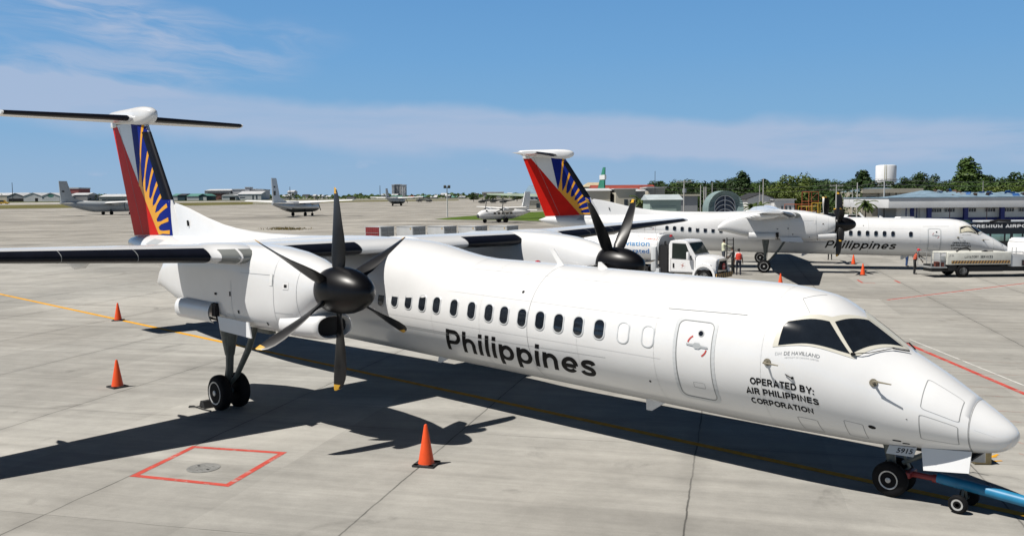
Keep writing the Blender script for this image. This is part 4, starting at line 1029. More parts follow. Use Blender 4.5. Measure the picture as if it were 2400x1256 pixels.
m = MB(); m.box((-1.12, -.3, 1.06), (.30, .9, .80), bev=.02); m.mi = 1; m.box((-1.45, -.6, .80), (.24, .24, .30)); m.box((-1.2, -.72, .78), (.2, .2, .26)); m.mi = 2; m.prism([(-1.42, -.86, 1.30), (-1.02, -.86, 1.30), (-1.02, -.86, 1.52), (-1.15, -.86, 1.52)], (0, .02, 0)); m.build('pump_unit', [GREYP, mat('pump_rust', (.16, .045, .03), .6), TWHITE], lt, 30)
m = MB(); m.tube([(-.2, -.5, 1.55), (.1, -.5, 1.72), (.45, -.5, 1.78), (.7, -.4, 1.6)], .05, 8); m.build('tank_hose', CHASSIS, lt); m = MB(); m.lathe([(0, .16), (.05, .16), (.08, .05)], (1.7, -.3, 1.51), 'z', 16); m.build('tank_hatch', CHASSIS, lt); m = MB(); m.tube([(1.3, -.6, 1.55), (2.0, -.6, 1.55)], .03, 6); m.build('tank_hose', CHASSIS, lt)
m = MB(); m.box((3.35, 0, 1.0), (.78, 1.8, .72)); m.box((3.42, -.3, 1.5), (.5, .8, .05)); m.build('side_locker', LIGHTGREY, lt, 30)
m = MB(); m.tube([(3.05, -.8, 1.35), (3.05, -.8, 1.78), (3.3, -.8, 1.78), (3.3, -.8, 1.2)], .02, 6); m.build('guard_rail', STEEL, lt); m = MB(); m.tube([(3.7, -.7, 1.5), (4.3, -.7, 1.45)], .03, 6); m.build('guard_rail', STEEL, lt)
m = MB(); side = [(3.80, .72), (3.80, 2.05), (3.92, 2.28), (4.2, 2.32), (5.2, 2.30), (5.85, 1.50), (6.0, 1.35), (6.0, .60), (5.0, .60)]
m.prism([(x, -.98, z) for x, z in side], (0, 1.96, 0)); bmesh.ops.bevel(m.bm, geom=[e for e in m.bm.edges if e.verts[0].co.z > 1 and e.verts[1].co.z > 1], offset=.07, segments=2, affect='EDGES'); cab = m.build('cab', TWHITE, lt, 30)
for s in (-1, 1):
    m = MB(); m.prism([(3.98, s*.985, 1.50), (4.30, s*.985, 1.50), (4.30, s*.985, 2.08), (4.0, s*.985, 2.08)], (0, s*.01, 0)); m.prism([(4.45, s*.985, 1.45), (5.5, s*.985, 1.45), (5.1, s*.985, 2.12), (4.45, s*.985, 2.12)], (0, s*.01, 0)); m.build('side_window', VGLASS, cab)
m = MB(); m.prism([(5.88, -.85, 1.50), (5.88, .85, 1.50), (5.28, .8, 2.22), (5.28, -.8, 2.22)], (.02, 0, .015)); m.build('windshield', VGLASS, cab)
m = MB(); m.box((3.9, -.9, .86), (.6, .4, .34)); m.mi = 1; m.box((3.85, -1.102, .9), (.46, .01, .22)); m.build('battery_box', [CHASSIS, mat('box_red', (.25, .03, .03), .6)], lt)
for x, r_ in ((0, .39), (5.2, .39)):
    for s in (-1, 1): tyre(lt, (x, s*.84, r_), r_, .27, s)

# black airport bus
P0 = spot(2252, 68.)
bs = empty('airport_bus', (P0.x, P0.y, 0), RZ+radians(-1), 'long black airport bus with white roofline lettering behind the second airliner nose', 'bus')
BUSB = mat('bus_black', (.008, .008, .009), .35, coat=.0); m = MB(); m.box((4.6, 1.3, 1.58), (10.6, 2.5, 2.50), bev=.10); m.mi = 1; m.box((4.6, 1.3, .42), (9.6, 2.2, .4))
body = m.build('bus_body', [BUSB, CHASSIS], bs, 30)
m = MB(); stroke_text(m, 'PREMIUM AIRPORT', 4.75, .23, lambda x, y, z: Vector((.95+x, .046-z, 2.47+y)), .13, 0, None, .12); m.build('side_lettering', mat('letter_white', (.85, .85, .85), .5), body, recalc=False)
for x0, x1 in ((1.85, 2.25), (2.42, 3.35), (3.5, 3.82), (4.05, 4.7), (4.85, 5.7), (5.9, 6.8), (7.0, 7.9)):
    m = MB(); m.box(((x0+x1)/2, .045, 1.72), (x1-x0, .02, .52), bev=.006); m.build('bus_window', mat('bus_glass', (.22, .36, .32), .15, spec=.8, var=.3, vscale=1.2), body)
m = MB(); m.box((5.2, 1.3, 2.92), (6.5, 1.6, .14), bev=.05); m.build('roof_unit', LIGHTGREY, bs, 30)
m = MB(); m.tube([(2.4, .3, 2.90), (3.0, .2, 3.02), (3.9, .2, 2.98)], .08, 8); m.build('roof_pod', CHASSIS, bs)
for x in (1.2, 7.4):
    for s, y in ((-1, .25), (1, 2.35)): tyre(bs, (x, y, .45), .45, .28, s)

# ------------------------------------------------------------------ people
SKIN = mat('skin_brown', (.20, .105, .065), .55, var=.1); HAIR = mat('hair_black', (.012, .010, .009), .6)
def person(loc, rz, label, shirt, trousers, h=1.70, lean=0., arms=((.18, .0, -.62), (.18, .0, -.62)), hat=None, vest=None, shoes=CHASSIS, group='ground crew on the apron'):
    """one continuous body grown over a jointed skeleton; x is the way the person faces"""
    k = h/1.70; me = bpy.data.meshes.new('person'); V, E_, Rd = [], [], []
    def v(x, y, z, r, rb=None, par=None):
        V.append((x*k, y*k, z*k)); Rd.append((r*k, (rb or r)*k)); 
        if par is not None: E_.append((par, len(V)-1))
        return len(V)-1
    sl_, cl_ = sin(lean), cos(lean)
    def T(x, z): return (x*cl_+(z-.92)*sl_, .92+(z-.92)*cl_-x*sl_)
    def vt(x, y, z, r, rb, par): X, Z = T(x, z); return v(X, y, Z, r, rb, par)
    pel = v(0, 0, .92, .125, .155)
    wst = vt(.0, 0, 1.08, .105, .135, pel); ch = vt(.005, 0, 1.28, .115, .165, wst); nb = vt(0, 0, 1.42, .07, .09, ch); nk = vt(.01, 0, 1.50, .052, .052, nb)
    hd0 = vt(.025, 0, 1.575, .078, .070, nk); hd1 = vt(.03, 0, 1.645, .082, .074, hd0); vt(.02, 0, 1.69, .055, .05, hd1); vt(.115, 0, 1.60, .014, .012, hd0)
    for s in (-1, 1):
        for i, (fx, st) in enumerate(((.03*s, .0),)):
            hip = v(0, s*.10, .86, .10, .10, pel); kn = v(.02+fx, s*.11, .49, .062, .062, hip); an = v(-.01+fx, s*.115, .10, .042, .042, kn); hl = v(-.03+fx, s*.115, .045, .042, .045, an); v(.15+fx, s*.13, .035, .036, .045, hl)
        ax, ay, az_ = arms[0 if s < 0 else 1]
        sh = vt(0, s*.17, 1.39, .06, .06, nb); SX, SZ = T(0, 1.39)
        ex_, ey, ez = SX+ax*.5-.02, s*(.21+ay*.45), SZ+az_*.5; el_ = v(ex_, ey, ez, .043, .043, sh)
        wx, wy, wz = SX+ax, s*(.22+ay), SZ+az_; wr = v(wx, wy, wz, .030, .030, el_); d = Vector((wx-ex_, wy-ey, wz-ez)).normalized(); q = d.cross(Vector((0, 1, 0))); q = (q if q.length > .1 else Vector((1, 0, 0))).normalized()
        pm = v(*(Vector((wx, wy, wz))+d*.06), .033, .022, wr)
        for j in range(4):
            o = q*(.030-.020*j); b_ = Vector((wx, wy, wz))+d*.095+o; f1 = v(*b_, .0105, .0105, pm); v(*(b_+d*(.05-.006*abs(j-1.2))+Vector((0, -s*.012, 0))), .009, .009, f1)
        t1 = v(*(Vector((wx, wy, wz))+d*.045+q*.036), .011, .011, wr); v(*(Vector((wx, wy, wz))+d*.085+q*.055), .009, .009, t1)
    me.from_pydata(V, E_, []); o = bpy.data.objects.new('person', me); COL.objects.link(o)
    md = o.modifiers.new('s', 'SKIN'); md.use_smooth_shade = True; o.modifiers.new('u', 'SUBSURF').levels = 1
    for i, sv in enumerate(me.skin_vertices[0].data): sv.radius = Rd[i]; sv.use_root = (i == 0)
    nm = bpy.data.meshes.new_from_object(o.evaluated_get(bpy.context.evaluated_depsgraph_get())); bpy.data.objects.remove(o); nm.name = 'person'
    for mt in (SKIN, shirt, trousers, shoes): nm.materials.append(mt)
    hx, hz = T(.02, 1.60); cut = T(0, 1.485)
    for f in nm.polygons:
        c = f.center/k; cc = Vector((c.x-(c.z-.92)*sl_*0, c.y, c.z)); zz = .92+((c.z-.92)*cl_+c.x*sl_) if c.z > .9 else c.z
        if c.z < .085: f.material_index = 3
        elif zz < .97 and abs(c.y) < .19: f.material_index = 2
        elif zz > 1.47 and abs(c.y) < .10: f.material_index = 0
        elif abs(c.y) > .175 and zz < 1.14 and True: f.material_index = 0
        else: f.material_index = 1
    o = bpy.data.objects.new('person', nm); COL.objects.link(o); o.location = loc; o.rotation_euler = (0, 0, rz); tag(o, label, 'person', group)
    m = MB(); HX, HZ = T(.018, 1.655)
    m.lathe([(-.075, .070), (-.03, .088), (.02, .088), (.06, .066), (.078, .02), (.08, 0)], (HX*k-.012*k, 0, HZ*k), 'z', 14)
    if hat: m.box((HX*k+.10*k, 0, HZ*k-.015*k), (.12*k, .14*k, .015*k), bev=.004)
    m.build('cap' if hat else 'hair', hat or HAIR, o, 50)
    m = MB()                                             # face: eyes and mouth
    for s in (-1, 1): X, Z = T(.100, 1.622); m.box((X*k, s*.030*k, Z*k), (.012, .022, .010))
    X, Z = T(.098, 1.560); m.box((X*k, 0, Z*k), (.012, .04, .008)); m.build('face_features', HAIR, o)
    if vest:
        m = MB(); rg = []
        for z, a_, b_ in ((1.00, .150, .19), (1.15, .140, .19), (1.28, .150, .205), (1.38, .125, .19), (1.44, .09, .12)):
            X, Z = T(.004, z); rg.append([Vector((X+a_*cos(t), b_*sin(t), Z))*k for t in (2*pi*j/18 for j in range(18))])
        m.loft(rg, True, False, False); m.build('vest', vest, o, 60)
    return o
P_ = spot(1733, 56.6); person((P_.x, P_.y, 0), RZ+radians(75), 'person in a red vest over white sleeves standing by the fuel truck', mat('shirt_white', (.75, .75, .76), .8), mat('trousers_navy', (.018, .02, .035), .8), 1.66, .02, ((.10, .04, -.60), (.06, .05, -.62)), None, mat('vest_red', (.70, .06, .035), .7, var=.2))
P_ = spot(1720, 57.6); person((P_.x, P_.y, 0), RZ+radians(150), 'person in grey shirt and dark trousers beside the ladder', mat('shirt_grey', (.20, .20, .20), .8), mat('trousers_black', (.01, .01, .012), .8), 1.72, .05, ((.32, .02, -.38), (.30, .02, -.36)))
P_ = spot(1697, 57.8); person((P_.x, P_.y, .52), RZ+radians(8), 'person in pale yellow shirt reaching to the ladder behind the truck hood', mat('shirt_pale', (.66, .68, .50), .8), mat('trousers_slate', (.06, .07, .09), .8), 1.70, .02, ((.50, .0, -.26), (.48, .02, -.24)))
st = MB(); st.box((P_.x, P_.y, .26), (.7, .6, .5), Matrix.Rotation(RZ, 3, 'Z'), .02); st.box((P_.x-RH.x*.45, P_.y-RH.y*.45, .13), (.3, .6, .24), Matrix.Rotation(RZ, 3, 'Z'), .02); st.build('step_block', STEEL, label='grey steel step block under the person in the pale shirt', cat='step')
P_ = spot(2148, 56.3); person((P_.x, P_.y, 0), RZ+radians(-25), 'person in red cap and orange striped harness behind the lavatory truck', mat('shirt_black', (.022, .020, .022), .8), mat('trousers_dark', (.025, .027, .03), .8), 1.62, .28, ((.42, .0, -.30), (.30, .0, -.50)), mat('cap_red', (.60, .03, .04), .7), mat('vest_orange', (.55, .10, .05), .7, var=.5, vscale=9))
P_ = spot(1948, 69.5); person((P_.x, P_.y, 0), RZ+radians(80), 'person of whom only the dark legs show under the second airliner', mat('shirt_hidden', (.3, .3, .3), .8), mat('trousers_black', (.01, .01, .012), .8), 1.7)
P_ = spot(2129, 62.6); person((P_.x, P_.y, 0), RZ+radians(10), 'person in blue trousers bending under the second airliner belly', mat('shirt_blue', (.02, .04, .12), .8), mat('trousers_blue', (.035, .08, .22), .8), 1.5, .75, ((.3, .0, -.45), (.3, .0, -.45)))
P_ = spot(1712.5, 57.2); r = empty('ladder', (P_.x, P_.y, 0), RZ+radians(80), 'dark narrow ladder standing upright beside the fuel truck crew', 'ladder')
m = MB()
for s in (-1, 1): m.tube([(0, s*.2, 0), (0, s*.2, 2.35)], .035, 6)
m.build('rails', CHASSIS, r)
for j in range(8): m = MB(); m.tube([(0, -.2, .25+.28*j), (0, .2, .25+.28*j)], .02, 6); m.build('rung', CHASSIS, r)
# ------------------------------------------------------------------ cargo containers in a row
CONT = [mat('container_white', (.52, .53, .53), .55, var=.12, vscale=1.2), mat('container_grey', (.30, .31, .31), .5, var=.2, vscale=2), mat('curtain_red', (.20, .02, .022), .8, var=.3, vscale=3)]
labels = ('nearest cargo container at the left end of the row, with a dark red curtain', 'white cargo container right of the one with the red curtain', 'white cargo container third from the left, just left of the wing root', 'white cargo container with a wavy roof cover, second from the right', 'white cargo container at the right end of the row')
for k, px in enumerate((888, 962, 1035, 1107, 1180)):
    P_ = spot(px, 92); r = empty('cargo_container', P_, RZ+radians(-38), labels[k], 'cargo container', 'cargo containers waiting on the apron')
    m = MB(); m.box((0, 0, 1.36), (2.3, 1.9, 1.56)); m.mi = 1; m.box((0, 0, 2.16), (2.36, 1.96, .05))
    m.build('body', [CONT[0], CONT[0]], r, 30)
    m = MB()
    for s in (-1, 1):
        for q in (-1, 1): m.lathe([(-.06, .14), (.06, .14)], (s*.8, q*.75, .14), 'y', 12)
    m.box((0, 0, .40), (2.5, 2.0, .30)); m.build('trolley', CHASSIS, r, 30)
    m = MB()                                            # two framed doors on the right-hand end
    for s in (-1, 1): m.box((1.165, s*.47, 1.36), (.03, .90, 1.44))
    m.mi = 1
    for s in (-1, 1):
        for z in (.75, 1.15, 1.6, 2.0): m.box((1.185, s*.47, z), (.02, .86, .05))
        for y in (.06, .88): m.box((1.19, s*y, 1.36), (.02, .05, 1.44))
    m.build('door', [CONT[1], CONT[0]], r, 30)
    if k == 0:
        m = MB(); n = 14; m.loft([[(-1.05+2.0*j/n, -.965-.03*(j % 2), z) for j in range(n+1)] for z in (.6, 2.12)], False, False, False); m.mi = 1
        for z in (1.05, 1.55): m.tube([(-1.0, -1.0, z), (.9, -1.0, z)], .012, 4)
        m.build('curtain', [CONT[2], STEEL], r, 20)
    else:
        m = MB(); m.box((.86, -.955, 1.95), (.16, .012, .16)); m.build('placard', mat('placard_ochre', (.5, .36, .15), .6), r); m = MB(); m.box((.86, -.955, 1.0), (.2, .012, .22)); m.build('placard', WHL, r)

# ------------------------------------------------------------------ parked aircraft far off
MILG = mat('military_grey', (.38, .41, .43), .5, var=.1, vscale=.6); MILD = mat('military_dark', (.05, .055, .055), .6); SILV = mat('aluminium_skin', (.52, .54, .56), .35, metal=.35, var=.12)
def aeroplane(name, P, hd, label, Lg, dia, zf, span, wx, wz, chord, finh, body, belly=None, fin=None, eng=.27, upsweep=.5, group='military transport aeroplanes on the far apron', cat='aeroplane', c1k=.085, prop=4, finc=None):
    r = empty(name, P, atan2(hd.y, hd.x), label, cat, group); R_ = dia/2; h = Lg/2
    m = MB(); rings = []; N_ = 20
    for q in (0, .02, .05, .10, .16, .22, .6, .68, .76, .84, .92, .97, 1.):
        x = h-q*Lg
        if q < .2: s = sqrt(max(1-(1-q/.2)**2, 0))**(.9); rr = R_*max(s, .03); zc = zf-(R_-rr)*.35
        elif q <= .6: rr = R_; zc = zf
        else: t = (q-.6)/.4; rr = R_*(1-.85*t**1.25); zc = zf+(R_-rr)*upsweep*1.7*.6
        rings.append([(x, rr*cos(2*pi*j/N_), zc+rr*sin(2*pi*j/N_)) for j in range(N_)])
    m.loft(rings)
    if belly:
        for f in m.bm.faces:
            c = f.calc_center_median()
            if f.normal.z < -.25 or c.z < zf-R_*.35: f.material_index = 1
    m.build('fuselage', [body, belly or body], r, 60)
    m = MB(); sc_ = []
    for y in (-span/2, -span*.25, 0, span*.25, span/2):
        k = 1-.5*abs(y)/(span/2); c = chord*k
        sc_.append([(wx+c*.35, y, wz+abs(y)*.03), (wx+c*.15, y, wz+c*.09+abs(y)*.03), (wx-c*.3, y, wz+c*.04+abs(y)*.03), (wx-c*.65, y, wz-c*.09+abs(y)*.03), (wx-c*.1, y, wz-c*.08+abs(y)*.03)])
    m.loft(sc_); m.build('wing', body if not fin else fin, r, 30)
    zt = zf+R_*.55; fx = -h
    m = MB(); c0, c1 = Lg*.17, Lg*c1k
    m.loft([[(fx+c0*1.0, -.16, zt), (fx+.3, -.16, zt), (fx+.3, .16, zt), (fx+c0, .16, zt)], [(fx+c1+.1, -.07, zt+finh), (fx-.1, -.07, zt+finh), (fx-.1, .07, zt+finh), (fx+c1+.1, .07, zt+finh)]])
    m.prism([(fx+c0*2.1, -.08, zt+.1), (fx+c0*.9, -.08, zt-.1), (fx+c0*.85, -.08, zt+finh*.28)], (0, .16, 0))
    if finc:
        m.mi = 1
        for s in (-1, 1):
            for z0, sx, sz in finc:
                x_ = fx+.95-.0*z0; m.poly([(x_-sx, s*.17, zt+finh*z0-sz), (x_+sx, s*.17, zt+finh*z0-sz), (x_+sx, s*.17, zt+finh*z0+sz), (x_-sx, s*.17, zt+finh*z0+sz)])
    m.build('tail_fin', [body, MILD], r, 30)
    m = MB(); ts = span*.18
    m.loft([[(fx+Lg*.085*k, y, zt+.15), (fx+Lg*.05*k, y, zt+.27), (fx, y, zt+.2), (fx+Lg*.04*k, y, zt+.08)] for y, k in ((-ts, .6), (0, 1.), (ts, .6))]); m.build('tailplane', body if not fin else fin, r, 30)
    for s in (-1, 1):
        ye = s*span*eng/2; m = MB(); m.lathe([(wx-chord*.45, .12), (wx-chord*.1, .48), (wx+chord*.45, .52), (wx+chord*.78, .38), (wx+chord*.8, .2)], (0, ye, wz-.22), 'x', 14); n_ = m.build('engine_nacelle', body, r, 40)
        m = MB(); m.lathe([(wx+chord*.8, .24), (wx+chord*.95, .16), (wx+chord*1.05, .0)], (0, ye, wz-.22), 'x', 10)
        for b in range(prop):
            a = 2*pi*b/prop+.3; m.box((wx+chord*.84, ye+sin(a)*1.0, wz-.22+cos(a)*1.0), (.05, .20, 1.9), Matrix.Rotation(-a, 3, 'X'))
        m.build('propeller', MILD, n_, 40)
    for x, y, q in ((h-Lg*.14, 0, .35), (wx-.2, dia*.62, .5), (wx-.2, -dia*.62, .5)):
        m = MB(); m.lathe([(-.22, q*.7), (-.2, q*.95), (0, q), (.2, q*.95), (.22, q*.7)], (x, y, q), 'y', 14); m.tube([(x, y, q), (x, y*.9, max(zf-R_*.5, q+.3))], .12, 6); m.build('wheel', TYRE, r, 40)
    return r
def head(deg): a = radians(deg); return RH*cos(a)+FH*sin(a)      # 0 = nose to the right, 90 = nose away
P_ = spot(238, 246); aeroplane('transport_aeroplane', P_, head(60), 'grey high-wing transport aeroplane with upswept tail, left of the foreground tail fin', 24.5, 2.9, 2.3, 25.8, 1.8, 3.4, 3.0, 6.0, MILG, None, WHITE2, .27, .85, finc=[(.55, .35, .22)])
P_ = spot(694, 218); aeroplane('transport_aeroplane', P_, head(75), 'silver high-wing twin aeroplane with round emblem on its tall fin and dark belly', 22.5, 2.7, 2.3, 29, 1.5, 3.45, 3.2, 6.0, SILV, MILD, WHITE2, .26, .62, finc=[(.42, .42, .52), (.66, .30, .2)])
P_ = spot(926, 360); aeroplane('transport_aeroplane', P_, head(74), 'small distant grey aeroplane seen from behind, below the white tower block', 18, 2.9, 2.2, 23, 1.8, 3.2, 2.7, 3.9, MILG, MILD, WHITE2, .27, .85)
P_ = spot(1181, 166); aeroplane('light_transport_aeroplane', P_, head(213), 'white and grey light twin aeroplane facing the camera by the grass island', 11.6, 1.9, 1.55, 17.2, .6, 2.65, 2.0, 3.6, WHITE2, MILG, WHITE2, .34, .55, prop=3); n_ = bpy.data.objects[-1] if False else [o for o in COL.objects if o.get('category') == 'aeroplane'][-1]
m = MB()
for s in (-1, 1): m.prism([(4.55, s*.08, 2.0), (4.45, s*.62, 1.95), (4.0, s*.80, 2.25), (4.1, s*.08, 2.38)], (.06, 0, .06))
m.build('windshield', GLASS, n_, 30); m = MB()
for k in range(5):
    for s in (-1, 1): m.box((2.6-.9*k, s*.95, 1.75), (.5, .06, .4))
m.build('cabin_window', GLASS, n_, 30); m = MB(); m.lathe([(5.55, .42), (5.75, .30), (5.82, .0)], (0, 0, 1.28), 'x', 14); m.build('nose_cap', MILD, n_, 40)
P_ = spot(1357, 188); g_ = aeroplane('camouflaged_aeroplane', P_, head(106), 'green camouflaged aeroplane whose thin tail fin rises beyond the second airliner tail', 29, 4.0, 2.8, 38, 3., 4.6, 4.5, 6.2, mat('camouflage_green', (.035, .24, .16), .6, var=.5, vscale=.5), None, mat('wing_grey_green', (.34, .42, .34), .5, var=.3, vscale=.4), .27, .8, c1k=.03)
m = MB(); m.box((-13.4, 0, 8.2), (2.7, .36, .9)); m.build('fin_band', WHITE2, g_, 30)

# helicopters under the far trees
def helicopter(px, D, deg, label, sc_h=.6):
    P = spot(px, D); h = head(deg); r = empty('helicopter', P, atan2(h.y, h.x), label, 'helicopter', 'dark helicopters parked far off'); r.scale = (sc_h,)*3
    m = MB(); m.loft([[(x, w_*cos(2*pi*j/12), z+q*sin(2*pi*j/12)) for j in range(12)] for x, w_, z, q in ((3.6, .2, 1.5, .2), (3.0, .9, 1.6, .8), (1, 1.25, 1.8, 1.15), (-1.5, 1.15, 1.9, 1.1), (-3, .6, 2.2, .6), (-8.5, .22, 2.6, .25))]); m.prism([(-8.2, -.08, 2.5), (-9.3, -.08, 4.4), (-8.5, -.08, 4.4), (-7.2, -.08, 2.7)], (0, .16, 0)); m.build('body', MILD, r, 50)
    m = MB(); m.tube([(0, 0, 2.8), (0, 0, 3.7)], .25, 8)
    for k in range(4): a = pi/4+k*pi/2; m.box((3.6*cos(a), 3.6*sin(a), 3.62), (7.0, .35, .06), Matrix.Rotation(a, 3, 'Z'))
    m.build('rotor', MILD, r)
    m = MB()
    for s in (-1, 1): m.tube([(2.2, s*1.1, .12), (-1.8, s*1.1, .12)], .10, 6); m.tube([(1.2, s*.7, 1.0), (1.2, s*1.1, .12)], .08, 6); m.tube([(-1, s*.7, 1.0), (-1, s*1.1, .12)], .08, 6)
    m.build('landing_skids', MILD, r)
helicopter(1004, 455, -20, 'dark helicopter on the far apron right of the tower block'); helicopter(984, 470, 190, 'dark helicopter just left of another on the far apron')
helicopter(1131, 400, 205, 'left dark helicopter of three above the light twin aeroplane'); helicopter(1157, 410, 215, 'middle dark helicopter of three above the light twin aeroplane'); helicopter(1181, 395, 200, 'right dark helicopter of three above the light twin aeroplane')

# ------------------------------------------------------------------ buildings
def wallmat(n, c, v=.12): return mat(n, c, .85, var=v, vscale=.35, spec=.2)
WIN = mat('far_window', (.03, .04, .05), .2, spec=.6); ROOFW, ROOFG, ROOFR = mat('roof_pale', (.55, .56, .57), .6, var=.2, vscale=.3), mat('roof_green', (.10, .26, .22), .6, var=.2, vscale=.3), mat('roof_rust', (.30, .05, .03), .75, var=.4, vscale=.5)
ROOFB = mat('roof_blue', (.19, .28, .36), .6, var=.3, vscale=.6); ROOFD = mat('roof_dark', (.03, .03, .032), .7)
def house(px0, px1, D, ye, depth, wall, roof, label, form='gable', ry=0., rot=0., wins=(), doors=(), name='building', cat='building', group=None, over=.3, doormat=None, z0=0.):
    """ye = picture row of the eaves, ry = rows the roof rises; wins / doors are fractions of the front"""
    a, b = spot(px0, D), spot(px1, D); W_ = (b-a).length; c = (a+b)/2; H = height((px0+px1)/2, ye, D); hr = ry*D/FPX
    r = empty(name, (c.x, c.y, gz(D)), RZ+radians(rot), label, cat, group)
    m = MB(); m.box((0, depth/2, H/2-.5), (W_, depth, H+1.0)); 
    if form == 'gable_front': m.prism([(-W_/2, 0, H), (W_/2, 0, H), (0, 0, H+hr)], (0, depth, 0))
    m.build('wall', wall, r, 30)
    m = MB(); o = over; w2 = W_/2+o
    if form == 'flat': m.box((0, depth/2, H+hr/2+.02), (W_+2*o, depth+2*o, max(hr, .15)))
    elif form == 'gable': m.loft([[(x, -o, H-.02), (x, depth/2, H+hr), (x, depth+o, H-.02), (x, depth/2, H-.06)] for x in (-w2, w2)])
    elif form == 'gable_front':
        for s in (-1, 1): m.prism([(0, -o, H+hr+.02), (s*w2, -o, H-.15), (s*w2, -o, H+.0), (0, -o, H+hr+.2)], (0, depth+2*o, 0))
    elif form == 'hip':
        k = min(.3*W_, depth*.6); A_ = [m.bm.verts.new(p) for p in ((-w2, -o, H), (w2, -o, H), (w2, depth+o, H), (-w2, depth+o, H))]; B_ = [m.bm.verts.new(p) for p in ((-w2+k, depth/2, H+hr), (w2-k, depth/2, H+hr))]
        m.face([A_[0], A_[1], B_[1], B_[0]]); m.face([A_[2], A_[3], B_[0], B_[1]]); m.face([A_[1], A_[2], B_[1]]); m.face([A_[3], A_[0], B_[0]]); m.face(A_[::-1])
    elif form == 'vault':
        m.loft([[(W_/2*1.02*cos(pi*j/16), y, H+hr*sin(pi*j/16)) for j in range(17)] for y in (-o, depth+o)], False)
    if form != 'none': m.build('roof', roof, r, 30)
    else: m.bm.free()
    for u0, u1, v0, v1 in wins:
        m = MB(); m.box((-W_/2+W_*(u0+u1)/2, -.02, H*(v0+v1)/2), (W_*(u1-u0), .08, H*(v1-v0))); m.build('window', WIN, r)
    for u0, u1, v1 in doors:
        m = MB(); m.box((-W_/2+W_*(u0+u1)/2, -.02, H*v1/2), (W_*(u1-u0), .08, H*v1)); m.build('door', doormat or DARK, r)
    return r, W_, H
CREAMW, WHW, BEI, GRW, PGRN, TEALW = wallmat('wall_cream', (.52, .49, .41)), wallmat('wall_white', (.62, .63, .64)), wallmat('wall_beige', (.42, .39, .32)), wallmat('wall_grey', (.30, .31, .32)), wallmat('wall_pale_green', (.33, .42, .38)), wallmat('wall_teal', (.06, .10, .12))

# terminal on the right: white and blue, storm-torn blue roof
D0 = 138; r, W_, H = house(2158, 2520, D0, 480, 16, wallmat('wall_cool_white', (.68, .71, .72)), ROOFB, 'long white terminal building with blue pillars and a torn blue roof at right', 'none', name='terminal_building')  # terminal walls: one even, slightly cool white
NAVY = mat('navy_paint', (.012, .022, .16), .6)
a0 = spot(2158, D0); X = lambda px: (spot(px, D0)-a0).dot(RH)-W_/2
Zp = lambda py, px=2280: height(px, py, D0)
m = MB(); m.box((-1.7, 6.8, (Zp(486)+Zp(463))/2), (W_+8.5, 18.4, Zp(463)-Zp(486)), bev=.03); m.build('fascia', WHW, r, 30)
m = MB(); m.box((-1.7, 6.8, Zp(463)+.05), (W_+8.7, 18.6, .12)); m.build('roof_edge', ROOFB, r, 30)
m = MB(); rg = random.Random(11); top = Zp(447)
xs = [X(2132)+ (X(2515)-X(2132))*k/60 for k in range(61)]
def ridge(x):
    px = 2132+(x-xs[0])/(xs[-1]-xs[0])*(2515-2132); return min(1, max(0, (px-2132)/62))*(top-Zp(463))*(1.0-.35*min(1, max(0, (px-2215)/90)))
rows = [[(x, y, Zp(463)+.1+ridge(x)*q+(rg.uniform(-.16, .12) if x > X(2215) and q > .2 else 0)) for x in xs] for y, q in ((-2, 0), (0, .33), (2.5, .72), (5.5, 1.), (9, .7), (15, 0))]
m.loft(rows, False, False, False); rf = m.build('roof', [ROOFB], r, 12)
SHEETS = [mat('tarp_blue', (.04, .13, .36), .5, var=.3), mat('torn_white', (.6, .6, .6), .6), mat('torn_brown', (.14, .08, .05), .8)]
for k in range(34):
    m = MB(); x = rg.uniform(X(2205), X(2480)); y = rg.uniform(-.5, 5); q = Vector((x, y, Zp(463)-.02+ridge(x)*min(1, .3+y*.13))); a_ = rg.uniform(-.5, .5); l = rg.uniform(.4, 1.3); sh_ = rg.choice((0, 0, 1, 2))
    d = Vector((cos(a_)*l, rg.uniform(-.3, .3), rg.uniform(-.1, .35))); n_ = Vector((rg.uniform(-.2, .2), rg.uniform(-.4, .2), rg.uniform(.2, .55)))
    m.prism([q, q+d, q+d*.8+n_, q+n_], (0, .02, .02)); m.build('torn_sheet', SHEETS[sh_], r, 10)
for px in (2172, 2257, 2342, 2427): 
    m = MB(); m.box((X(px), -.9, Zp(486)/2), (.62, .5, Zp(486))); m.build('pillar', NAVY, r)
for px in (2195, 2226, 2276, 2321, 2365, 2400): 
    m = MB(); m.box((X(px), -.03, (Zp(489)+Zp(496))/2-.0), (1.55, .10, .52)); w_ = m.build('window', WIN, r)
    m = MB()
    for k in range(5): m.box((X(px)-.77+.385*k, -.06, (Zp(489)+Zp(496))/2), (.05, .14, .52))
    for z in (-.28, .28): m.box((X(px), -.06, (Zp(489)+Zp(496))/2+z), (1.62, .14, .05))
    m.build('window_frame', WHW, w_)
m = MB(); m.box(((X(2172)+X(2520))/2, -.06, .75), (X(2520)-X(2172), .14, 1.0)); m.build('skirting', NAVY, r)
m = MB(); m.box(((X(2115)+X(2172))/2, 1.2, Zp(486)/2), (X(2172)-X(2115), 1.6, Zp(486))); m.mi = 1; m.box((X(2141), .36, 1.5), (.62, .1, 3.9)); m.mi = 2; m.box((X(2118), .36, 3.4), (.55, .1, 1.0)); m.mi = 1
for px in (2127, 2152, 2160, 2168): m.box((X(px), .37, Zp(486)/2), (.12, .08, Zp(486)))
m.build('entrance_wall', [WHW, NAVY, WIN], r, 30)
m = MB(); 
for px in (2215, 2301, 2390): m.tube([(X(px), -1.6, 0), (X(px), -1.6, Zp(486))], .06, 6)
m.build('downpipe', mat('pipe_maroon', (.09, .05, .06), .6), r)

